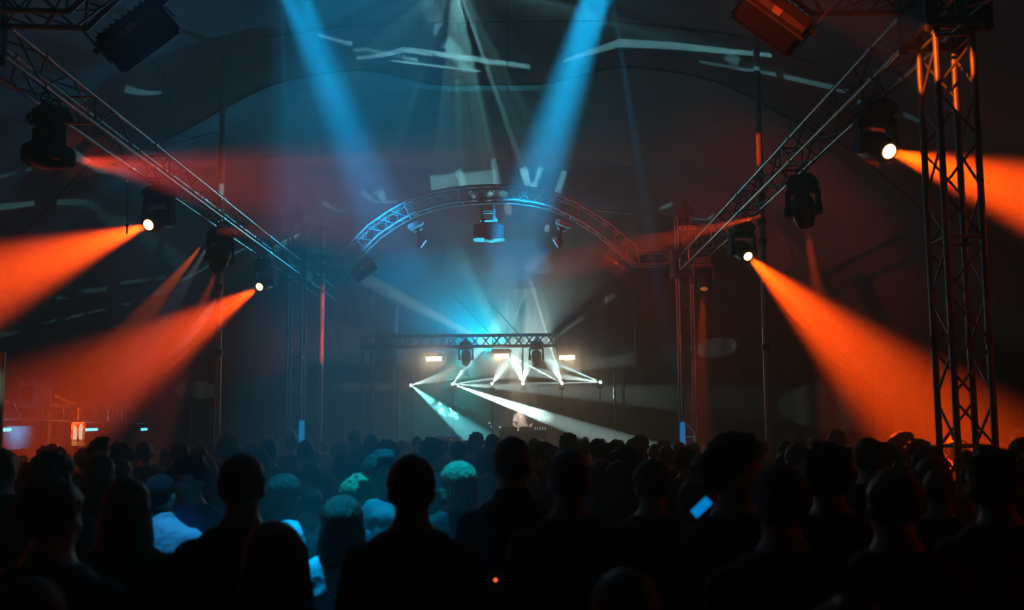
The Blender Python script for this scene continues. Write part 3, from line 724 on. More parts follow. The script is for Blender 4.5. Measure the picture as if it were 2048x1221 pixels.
c = pix(915, 873, 21.2); o = MB().box((c.x, 21.2, c.z / 2 - .01), (1.2, .05, c.z - .02)).build('crowd_barrier', M['stage']); tag(o, 'dark panel under the faint blue strip before the stage', 'panel'); o = MB().box((c.x, 21.2, c.z), (1.1, .04, .04), None, .01).build('light_strip', emis('dim_blue_strip', (.0, .12, .45), .35)); tag(o, 'faint blue light strip along the stage front edge', 'light')
# fan dressing: backdrop drape behind the stage
mb = MB(); n = 90; vs = []
for i in range(n + 1):
    x = -4.6 + 8.4 * i / n; y = 26.1 + .07 * math.sin(i * 1.1); vs += [(x, y, 0.0), (x, y, 6.2)]
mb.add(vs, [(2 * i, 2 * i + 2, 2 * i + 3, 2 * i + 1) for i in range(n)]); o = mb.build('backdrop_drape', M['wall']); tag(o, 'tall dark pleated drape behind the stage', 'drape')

# ------------------------------------------------------------------ bar area along the left wall
XW = -8.9
p0 = pixx(-40, 826, XW); p1 = pixx(322, 834, XW)
zb_ = (pixx(20, 826, XW).z + pixx(300, 833, XW).z) / 2
truss('bar_truss', [(XW, 13.6, zb_), (XW, 22.3, zb_)], 'horizontal truss over the bar at the left, its middle lit orange', 'truss', M['alu'], bay=.32)
for y in (13.7, 16.6, 22.1):
    o = MB().box((XW, y, zb_ / 2), (.12, .12, zb_)).build('bar_post', M['steel']); tag(o, 'square post holding up the bar truss, %s' % {13.7: 'nearest', 16.6: 'middle one', 22.1: 'farthest'}[y], 'post')
for (x0, x1, py, nm) in ((-30, 57, 861, 'long blue light tube at the left edge, nearest of three'), (166, 193, 860.5, 'short blue light tube behind the orange poster'), (279, 293, 860, 'shortest blue light tube, farthest along the bar')):
    a = pixx(x0, py, XW + .1); b = pixx(x1, py - (1 if x1 > 60 else 2), XW + .1)
    r = thing('light_tube', nm, 'light', a)
    MB().tube(a, b, .030, 12).build('tube', M['tube'], r)
    d = (b - a).normalized(); MB().tube(a - d * .05, a, .036, 12).tube(b, b + d * .05, .036, 12).build('end_cap', M['steel'], r)
    hg = MB(); hg.tube(a + d * .1, (a.x, a.y + d.y * .1, zb_ - .14), .006, 6).tube(b - d * .1, (b.x, b.y - d.y * .1, zb_ - .14), .006, 6); hg.build('hanger', M['steel'], r)
# poster hanging on the truss
Yp = pixx(155, 865, XW + .3).y; a = pixx(144, 893, XW + .3); b = pixx(168, 845, XW + .3)
pm = bpy.data.materials.new('poster_print'); pm.use_nodes = True; nt = pm.node_tree; bs = nt.nodes['Principled BSDF']
tc = nt.nodes.new('ShaderNodeTexCoord'); nz = nt.nodes.new('ShaderNodeTexNoise'); nz.inputs['Scale'].default_value = 9; nz.inputs['Detail'].default_value = 6
nt.links.new(tc.outputs['Object'], nz.inputs['Vector']); cr = nt.nodes.new('ShaderNodeValToRGB'); nt.links.new(nz.outputs['Fac'], cr.inputs[0])
cr.color_ramp.elements[0].position = .45; cr.color_ramp.elements[0].color = (.5, .05, .01, 1); cr.color_ramp.elements[1].position = .55; cr.color_ramp.elements[1].color = (1, .5, .15, 1)
nt.links.new(cr.outputs[0], bs.inputs['Base Color']); nt.links.new(cr.outputs[0], bs.inputs['Emission Color']); bs.inputs['Emission Strength'].default_value = 0.35
pw_ = .42; ph_ = abs(b.z - a.z); pc = pix(156, 869, Yp)
r = thing('hanging_poster', 'backlit orange event poster hanging from the bar truss', 'poster', (pc.x, Yp, pc.z))
MB().box((pc.x, Yp, pc.z), (.26, .03, ph_)).build('panel', pm, r)
fig = MB(); zt_ = pc.z + ph_ * .25
fig.loft([(pc.x - .05, Yp - .018, pc.z - .1, .035, .004), (pc.x - .05, Yp - .018, zt_ - .05, .04, .004), (pc.x - .05, Yp - .018, zt_ + .04, .02, .004)], 12).loft([(pc.x + .06, Yp - .018, pc.z - .1, .03, .004), (pc.x + .06, Yp - .018, zt_, .04, .004), (pc.x + .06, Yp - .018, zt_ + .08, .02, .004)], 12)
fig.build('pale_figure', emis('poster_glow', (1, .75, .5), 1.1), r)
tx = MB()
for j in range(3):
    for (x0, x1) in ((-.11, -.01), (.03, .10)):
        n_ = 5
        for k in range(n_):
            xx = pc.x + x0 + (x1 - x0) * (k + .5) / n_; tx.box((xx, Yp - .018, pc.z - ph_ * (.24 + .1 * j)), ((x1 - x0) / n_ * .8, .004, .016))
tx.build('lettering', emis('poster_text', (1, .35, .1), .8), r)
MB().tube((pc.x - .1, Yp, pc.z + ph_ / 2), (pc.x - .1, Yp, zb_ - .1), .006, 6).tube((pc.x + .1, Yp, pc.z + ph_ / 2), (pc.x + .1, Yp, zb_ - .1), .006, 6).build('cord', M['cable'], r)
# speaker box on the bar truss, lamp shade below the first tube, arm lying on the truss
c = pixx(68, 828, XW + .05) + Vector((0, 0, .36)); o = thing('truss_speaker', 'dark red speaker box set on the bar truss', 'speaker', c)
MB().box(c, (.36, .5, .52), None, .02).build('cabinet', M['housing'], o); MB().loft([(0, 0, 0, .13, .13), (0, 0, .02, .11, .11)], 20, Matrix.Translation((c.x + .02, c.y - .25, c.z)) @ Matrix.Rotation(PI / 2, 4, 'X')).build('cone', M['black'], o)
c = pixx(36, 876, XW + .1); o = thing('paper_lantern', 'blue-lit woven lantern under the left light tube', 'lamp', c)
MB().loft([(c.x, c.y, c.z - .22, .10, .10), (c.x, c.y, c.z - .2, .2, .2), (c.x, c.y, c.z + .05, .27, .27), (c.x, c.y, c.z + .2, .26, .26)], 20).build('shade', mat('woven_shade', (.12, .42, .5), .8, bump=(50, .8)), o)
MB().tube((c.x, c.y, c.z + .2), (c.x, c.y, zb_ - .12), .008, 6).build('cord', M['cable'], o)
a = pixx(112, 793, XW); b = pixx(162, 812, XW)
o = MB().poly([a, a.lerp(b, .5) + Vector((0, 0, -.03)), b], .035, 8).box(b, (.12, .12, .07), None, .01).build('boom_arm', M['alu_dull']); tag(o, 'slanting metal arm resting on top of the orange-lit truss', 'arm')
l = bpy.data.lights.new('lamp_tube', 'POINT'); o = bpy.data.objects.new('lamp_tube', l); COL.objects.link(o); l.energy = 9; l.color = (0.02, .5, .9); l.shadow_soft_size = .1; o.location = pixx(30, 866, XW + .35)
spot('lamp_bar_orange', (XL, 12.5, 4.6), pixx(124, 829, XW), (1.0, .12, .004), 9000, 9, .3, .02)
spot('lamp_bar_white', (XL, 12.7, 4.6), pixx(215, 826, XW), (.8, .8, 1.0), 1300, 8, .5, .02)
# pale board at the left edge
c = pix(-22, 705, 9.0); o = thing('display_board', 'pale upright board cut off by the left picture edge', 'board', (c.x, 9.0, 0))
MB().box((c.x, 9.0, c.z / 2 + .02), (.34, .05, c.z - .04), None, .01).build('panel', M['pale'], o); MB().box((c.x, 9.0, .02), (.5, .4, .04), None, .01).build('base', M['steel'], o)
spot('lamp_board', (-2.0, 3.0, 4.6), (c.x, 9.0, 2.35), (.7, 1.0, .75), 500, 4, 1.0, .02)

# cables and odds and ends
def cable(pts, r, label, m=None):
    o = MB().poly(pts, r, 6).build('hanging_cable', m or M['cable']); tag(o, label, 'cable')
def sag(a, b, s, n=14): return [a.lerp(b, i / n) - Vector((0, 0, s * 4 * (i / n) * (1 - i / n))) for i in range(n + 1)]
cable(sag(pix(656, 585, 20.8), pix(722, 690, 22.0), .5), .012, 'upper of two cables drooping from the left truss end to the stage tower', M['alu_dull'])
cable(sag(pix(655, 590, 20.8), pix(722, 692, 22.0), .85), .012, 'lower of two cables drooping from the left truss end to the stage tower')
o = thing('hanging_microphone', 'small dark clip dangling on a thin line in front of the left orange beam', 'hook', pix(255, 455, 9.0))
MB().tube(pix(255, 360, 9.0), pix(255, 452, 9.0), .004, 6).build('line', M['cable'], o); c = pix(254, 460, 9.0)
MB().tube(c - Vector((0, 0, .045)), c + Vector((0, 0, .045)), .010, 8).box(c + Vector((0, 0, .045)), (.035, .03, .02), None, .005).build('clip', M['black'], o)
o = MB().poly([pix(188, 318, 9.5), pix(95, 415, 9.5), pix(40, 470, 9.5)], .006, 6).build('guy_line', M['cable']); tag(o, 'thin dark line slanting behind the far left moving head', 'line')

# ------------------------------------------------------------------ smoke curling in front of the left beam lights
def smoke(paths, label):
    m_ = MB()
    for pts, r in paths:
        P = [pix(x, y, Y) for x, y, Y in pts]; Q = []
        for i in range(len(P) - 1):
            a = P[max(0, i - 1)]; b = P[i]; c = P[i + 1]; d = P[min(len(P) - 1, i + 2)]
            for k in range(6):
                t = k / 6; Q.append(0.5 * ((2 * b) + (c - a) * t + (2 * a - 5 * b + 4 * c - d) * t * t + (3 * b - a - 3 * c + d) * t ** 3))
        Q.append(P[-1]); n = len(Q)
        Q = [q + noise.noise_vector(q * 3.0) * .07 for q in Q]
        m_.poly(Q, [r * (0.25 + math.sin(PI * (i + .5) / n)) * (1 + .5 * noise.noise(Q[i] * 6)) for i in range(n)], 14)
    m = bpy.data.materials.new('smoke'); m.use_nodes = True; nt = m.node_tree; nt.nodes.remove(nt.nodes['Principled BSDF'])
    v = nt.nodes.new('ShaderNodeVolumeScatter'); v.inputs['Anisotropy'].default_value = .2
    tc = nt.nodes.new('ShaderNodeTexCoord'); n_ = nt.nodes.new('ShaderNodeTexNoise'); n_.inputs['Scale'].default_value = 5; n_.inputs['Detail'].default_value = 6; n_.inputs['Distortion'].default_value = 1.5
    mr = nt.nodes.new('ShaderNodeMapRange'); mr.inputs[1].default_value = .48; mr.inputs[2].default_value = .66; mr.inputs[3].default_value = 0.0; mr.inputs[4].default_value = 14.0
    nt.links.new(tc.outputs['Object'], n_.inputs['Vector']); nt.links.new(n_.outputs['Fac'], mr.inputs[0]); nt.links.new(mr.outputs[0], v.inputs['Density'])
    nt.links.new(v.outputs[0], nt.nodes['Material Output'].inputs['Volume'])
    try: m.cycles.volume_step_rate = 0.5
    except Exception: pass
    o = m_.build('smoke_wisp', m); tag(o, label, 'smoke', kind='stuff')
smoke([([(985, 705, 21.0), (945, 722, 21.0), (908, 742, 21.0), (880, 768, 21.0), (869, 800, 21.0), (884, 824, 21.0), (915, 838, 21.0)], .10),
       ([(935, 752, 21.2), (905, 778, 21.2), (882, 798, 21.2), (872, 815, 21.2)], .09),
       ([(878, 775, 21.1), (895, 800, 21.1), (915, 818, 21.1), (940, 826, 21.1), (968, 850, 21.1), (985, 872, 21.1)], .09),
       ([(950, 700, 21.3), (936, 730, 21.3), (930, 770, 21.3), (918, 800, 21.3)], .08)], 'curling white smoke wisps beside the left beam lights of the stage')

# ------------------------------------------------------------------ people
DG = None
def remeshed(mb, voxel, name, disp=None, smooth_it=6):
    me = mb.mesh(name, False); o = bpy.data.objects.new('tmp', me); COL.objects.link(o)
    md = o.modifiers.new('r', 'REMESH'); md.mode = 'VOXEL'; md.voxel_size = voxel
    s_ = o.modifiers.new('s', 'SMOOTH'); s_.factor = .5; s_.iterations = smooth_it
    dg = bpy.context.evaluated_depsgraph_get(); dg.update()
    out = bpy.data.meshes.new_from_object(o.evaluated_get(dg)); out.name = name
    bpy.data.objects.remove(o)
    if disp:
        for v in out.vertices: v.co = disp(v.co.copy(), v.normal.copy())
        out.update()
    for p in out.polygons: p.use_smooth = True
    return out
def hand(mb, wrist, d, palm_n, spread=.12, curl=.15, s=1.0):
    # d: along the hand, palm_n: out of the palm; five separate fingers and a thumb on the side
    d = d.normalized(); side = d.cross(palm_n).normalized(); n = side.cross(d).normalized()
    B = Matrix.Translation(wrist) @ Matrix((side, n, d)).transposed().to_4x4()
    mb.loft([(0, 0, -.02, .026 * s, .02 * s), (0, 0, .02, .034 * s, .017 * s), (0, 0, .06, .042 * s, .015 * s), (0, 0, .088, .038 * s, .012 * s)], 12, B)
    for k, (x, L) in enumerate(((-.030, .072), (-.010, .082), (.011, .076), (.030, .058))):
        a = (k - 1.5) * spread; p = Vector((x * s, 0, .082 * s)); pts = [B @ p]; ang = 0
        for j in range(3):
            ang += curl * (j + 1) * .6; L_ = L * s * (.42, .32, .26)[j]
            p = p + Vector((math.sin(a) * math.cos(ang), math.sin(ang), math.cos(a) * math.cos(ang))) * L_; pts.append(B @ p)
        mb.poly(pts, [.0095 * s, .009 * s, .0085 * s, .007 * s], 8)
    mb.poly([B @ Vector((-.028 * s, .0, .02 * s)), B @ Vector((-.052 * s, .008, .045 * s)), B @ Vector((-.062 * s, .015, .075 * s))], [.013 * s, .011 * s, .009 * s], 8)

def body_mesh(name, fem=False, arms=('down', 'down'), lean=0.0, head_turn=0.0, voxel=.0125):
    k = .90 if fem else 1.0
    def skeleton_arm(sx, mode):
        sh = Vector((sx * .178 * k, 0, 1.412))
        if mode == 'down': return [sh, Vector((sx * .235 * k, -.02, 1.13)), Vector((sx * .225 * k, .06, .90))], (Vector((0, .15, -1)), Vector((-sx, 0, 0)))
        if mode == 'up': return [sh, Vector((sx * .27, .12, 1.62)), Vector((sx * .24, .14, 1.90))], (Vector((0, 0.05, 1)), Vector((0, 1, 0)))
        if mode == 'front': return [sh, Vector((sx * .25, .08, 1.17)), Vector((sx * .17, .36, 1.10))], (Vector((-sx * .2, 1, -.1)), Vector((0, -.2, -1)))
        if mode == 'side': return [sh, Vector((sx * .46, .05, 1.46)), Vector((sx * .72, .10, 1.50))], (Vector((sx, .1, 0)), Vector((0, 0, -1)))
    mb = MB(); T = [(0, 0, .86, .150, .105), (0, 0, .93, .165, .115), (0, 0, 1.03, .150, .105), (0, .005, 1.13, .142, .10), (0, .005, 1.25, .165, .115), (0, 0, 1.36, .178, .112), (0, -.005, 1.43, .170, .096), (0, -.008, 1.475, .138, .082), (0, -.008, 1.502, .105, .074), (0, -.008, 1.53, .082, .068), (0, -.002, 1.56, .062, .062)]
    mb.loft([(a, b, c, rx * k, ry * k) for a, b, c, rx, ry in T], 24, None, 2.3)
    mb.loft([(0, -.005, 1.44, .078 * k, .075 * k), (0, .0, 1.50, .066 * k, .066 * k), (0, .006, 1.56, .062 * k, .063 * k), (0, .012, 1.60, .060 * k, .062)], 20)
    H = Matrix.Translation((0, .015, 1.60)) @ Matrix.Rotation(head_turn, 4, 'Z') @ Matrix.Rotation(-lean * .5, 4, 'X') @ Matrix.Translation((0, -.015, -1.60))
    mb.ell((0, .0, 1.682), (.077, .096, .099), H, 22, 16); mb.ell((0, .035, 1.622), (.058, .062, .075), H, 20, 14); mb.ell((0, .05, 1.575), (.032, .032, .026), H)
    mb.ell((0, .106, 1.640), (.012, .016, .012), H); mb.loft([(0, .088, 1.635, .010, .016), (0, .094, 1.66, .007, .008), (0, .090, 1.685, .006, .006)], 10, H)
    mb.ell((0, .091, 1.600), (.024, .010, .006), H); mb.ell((0, .090, 1.590), (.020, .010, .006), H); mb.ell((0, .083, 1.692), (.05, .014, .009), H)
    for sx in (-1, 1):
        mb.ell((sx * .040, .068, 1.63), (.022, .02, .018), H); mb.ell((sx * .079, -.002, 1.645), (.010, .020, .032), H)
        pts, (hd, pn) = skeleton_arm(sx, arms[0 if sx < 0 else 1])
        mb.ell(pts[0], (.055 * k, .055 * k, .055 * k)); mb.poly([pts[0], pts[0].lerp(pts[1], .4), pts[1], pts[1].lerp(pts[2], .35), pts[2]], [.052 * k, .050 * k, .040 * k, .040 * k, .027 * k], 14)
        hand(mb, pts[2] + hd.normalized() * .015, hd, pn, .13 if arms[0 if sx < 0 else 1] == 'up' else .05, .12)
        hp = Vector((sx * .085, 0, .90)); kn = Vector((sx * .100, .015, .49)); an = Vector((sx * .105, -.02, .09))
        mb.poly([hp, hp.lerp(kn, .5), kn, kn.lerp(an, .3), an], [.092 * k, .078 * k, .056 * k, .057 * k, .038 * k], 16)
        mb.ell((sx * .11, .045, .045), (.045, .125, .044), None, 16, 10); mb.ell((sx * .11, -.05, .045), (.036, .05, .044))
    return remeshed(mb, voxel, name, None, 4), H, skeleton_arm, k

def shirt_mesh(name, skel, k, arms, sleeve, collar, loose=.012, voxel=.014):
    mb = MB(); e = loose
    T = [(0, 0, .84, .168, .122), (0, 0, .93, .176, .125), (0, 0, 1.03, .165, .120), (0, .005, 1.13, .16, .116), (0, .005, 1.25, .178, .124), (0, 0, 1.36, .194, .124), (0, -.005, 1.43, .190, .108), (0, -.008, 1.475, .160, .094), (0, -.008, 1.502, .125, .086), (0, -.008, 1.525, .090, .077)]
    mb.loft([(a, b, c, rx * k + e * .4, ry * k + e * .4) for a, b, c, rx, ry in T], 28, None, 2.3)
    for sx in (-1, 1):
        pts, _ = skel(sx, arms[0 if sx < 0 else 1])
        mb.ell(pts[0], (.070, .070, .070))
        if sleeve == 'short': mb.poly([pts[0], pts[0].lerp(pts[1], .35), pts[0].lerp(pts[1], .72)], [.067, .064, .060], 14)
        else: mb.poly([pts[0], pts[0].lerp(pts[1], .5), pts[1], pts[1].lerp(pts[2], .5), pts[1].lerp(pts[2], .93)], [.067, .062, .054, .049, .038], 14)
    if collar: mb.loft([(0, -.006, 1.49, .098, .086), (0, -.004, 1.53, .080, .080), (0, .004, 1.57, .075, .078)], 24)
    def fold(co, n): return co + n * (.006 * noise.noise(Vector((co.x * 7, co.y * 7, co.z * 3.2))) + .004 * noise.noise(co * 22))
    return remeshed(mb, voxel, name, fold, 4)
def trousers_mesh(name, k):
    mb = MB(); mb.loft([(0, 0, .84, .15 * k, .11 * k), (0, 0, .90, .172 * k, .122 * k), (0, 0, .97, .162 * k, .115 * k)], 24, None, 2.3)
    for sx in (-1, 1):
        hp = Vector((sx * .087, 0, .89)); kn = Vector((sx * .102, .015, .49)); an = Vector((sx * .107, -.02, .075))
        mb.poly([hp, hp.lerp(kn, .5), kn, an], [.10 * k, .090 * k, .072 * k, .060 * k], 16)
    return remeshed(mb, .016, name, None, 3)
def hair_mesh(name, style, H):
    mb = MB(); up = 0
    rx, ry, rz = {'short': (.086, .106, .104), 'crop': (.081, .101, .102), 'curly': (.100, .118, .118), 'long': (.088, .108, .106), 'bob': (.094, .112, .108), 'quiff': (.086, .106, .106)}[style]
    c = Vector((0, -.006, 1.688)); vs = []
    mb.ell(c, (rx, ry, rz), None, 30, 22)
    def shape(v):
        # bare the face and the neck below the hairline
        line = 1.705 if v.y > .045 else (1.655 if v.y > .0 else 1.605)
        if style in ('long', 'bob'): line = 1.700 if v.y > .055 else 1.56
        t = smooth(line - .02, line + .015, v.z)
        q = Vector((v.x * .80, (v.y + .006) * .78 - .006, v.z if t > 0 else max(v.z, line - .035)))
        return q.lerp(v, t)
    mb.v = [shape(v) for v in mb.v]
    if style == 'quiff': mb.ell((0.01, .06, 1.765), (.062, .05, .03), None, 16, 10); mb.ell((-.02, .02, 1.79), (.06, .07, .022), None, 16, 10)
    if style in ('long', 'bob'):
        zb = 1.28 if style == 'long' else 1.52
        mb.loft([(0, -.045, zb, .055 if style == 'long' else .085, .028), (0, -.052, zb + .08, .088, .040), (0, -.048, 1.50, .092, .048), (0, -.035, 1.60, .092, .066), (0, -.022, 1.68, .086, .082)], 24, None, 2.2)
        for sx in (-1, 1): mb.loft([(sx * .078, -.008, zb + .08, .022, .022), (sx * .082, .0, 1.54, .022, .034), (sx * .078, .012, 1.64, .018, .040)], 12)
    if style == 'curly':
        rnd = random.Random(5)
        for _ in range(90):
            a = rnd.uniform(0, 2 * PI); z = rnd.uniform(-.35, 1); r_ = math.sqrt(max(0, 1 - z * z))
            p = Vector((rx * r_ * math.cos(a), ry * r_ * math.sin(a), rz * z)) * rnd.uniform(.92, 1.05) + c
            if p.y > .05 and p.z < 1.71: continue
            q = rnd.uniform(.014, .024); mb.ell(p, (q, q, q), None, 8, 6)
    mb.v = [H @ v for v in mb.v]
    amp = {'short': .006, 'crop': .003, 'curly': .007, 'long': .005, 'bob': .006, 'quiff': .009}[style]
    def disp(co, n):
        f = noise.noise(Vector((co.x * 60, co.y * 60, co.z * 22))) + .7 * noise.noise(Vector((co.x * 130, co.y * 130, co.z * 60)))
        if style in ('long', 'bob'): f = noise.noise(Vector((co.x * 75, co.y * 75, co.z * 5))) * 1.3
        return co + n * amp * f
    return remeshed(mb, .0085, name, disp, 2)

VAR = {}
def variant(key, fem=False, style='short', arms=('down', 'down'), sleeve='short', collar=False, turn=0.0, lean=0.0, face=False):
    bme, H, sk, k = body_mesh('body_' + key, fem, arms, lean, turn)
    VAR[key] = dict(body=bme, hair=hair_mesh('hair_' + key, style, H), shirt=shirt_mesh('shirt_' + key, sk, k, arms, sleeve, collar), trousers=trousers_mesh('trousers_' + key, k), H=H, face=face)
variant('man'); variant('man_crop', style='crop', sleeve='long'); variant('man_collar', style='crop', sleeve='long', collar=True)
variant('man_curly', style='curly', turn=-.5); variant('man_quiff', style='quiff', turn=-.9, face=True)
variant('woman', True, 'long', turn=.2); variant('woman_bob', True, 'bob', sleeve='long', turn=.5)
variant('man_up', style='short', arms=('down', 'up')); variant('woman_up', True, 'long', arms=('up', 'down')); variant('arm_side', True, 'long', arms=('side', 'down'), turn=.6)
variant('performer', style='short', arms=('front', 'front'), lean=.5, turn=.2, face=True)
for v_ in VAR.values():
    for part, d in (('body', 'skin'), ('hair', 'hair_dark'), ('shirt', 'c_black'), ('trousers', 'denim')): v_[part].materials.clear(); v_[part].materials.append(M[d])
eye = MB().ell((0, 0, 0), (.011, .011, .011), None, 10, 8).mesh('eye'); eye.materials.append(M['eye'])
PN = 0
def person(var, loc, rotz, s, label, shirt='c_black', hair='hair_dark', group=None, skin='skin', sx=1.0):
    v_ = VAR[var]; r = thing('person', label, 'person', loc, rotz, group)
    r.scale = (s * sx, s * sx, s)
    for part, m_ in (('body', skin), ('hair', hair), ('shirt', shirt), ('trousers', 'denim')):
        o = bpy.data.objects.new(part, v_[part]); COL.objects.link(o); o.parent = r
        o.material_slots[0].link = 'OBJECT'; o.material_slots[0].material = M[m_]
    if v_['face']:
        for q in (-1, 1):
            o = bpy.data.objects.new('eye', eye); COL.objects.link(o); o.parent = r; o.location = v_['H'] @ Vector((q * .030, .079, 1.668))
    return r
PLACED = []
def at_head(px, top, wpx, var, rot, label, shirt='c_black', hair='hair_dark', group=None, skin='skin', Y=None, sx=None):
    hw = {'man_curly': .215, 'woman_bob': .20}.get(var, .180)
    Yd = Y if Y else hw * F / wpx
    p = pix(px, top, Yd); s = p.z / 1.80
    s = max(.84, min(1.10, s)); PLACED.append((p.x, Yd))
    return person(var, (p.x, Yd, 0), rot, s, label, shirt, hair, group, skin, sx or min(1.12, max(.95, (wpx / F * Yd / hw) / s)))
D = math.radians
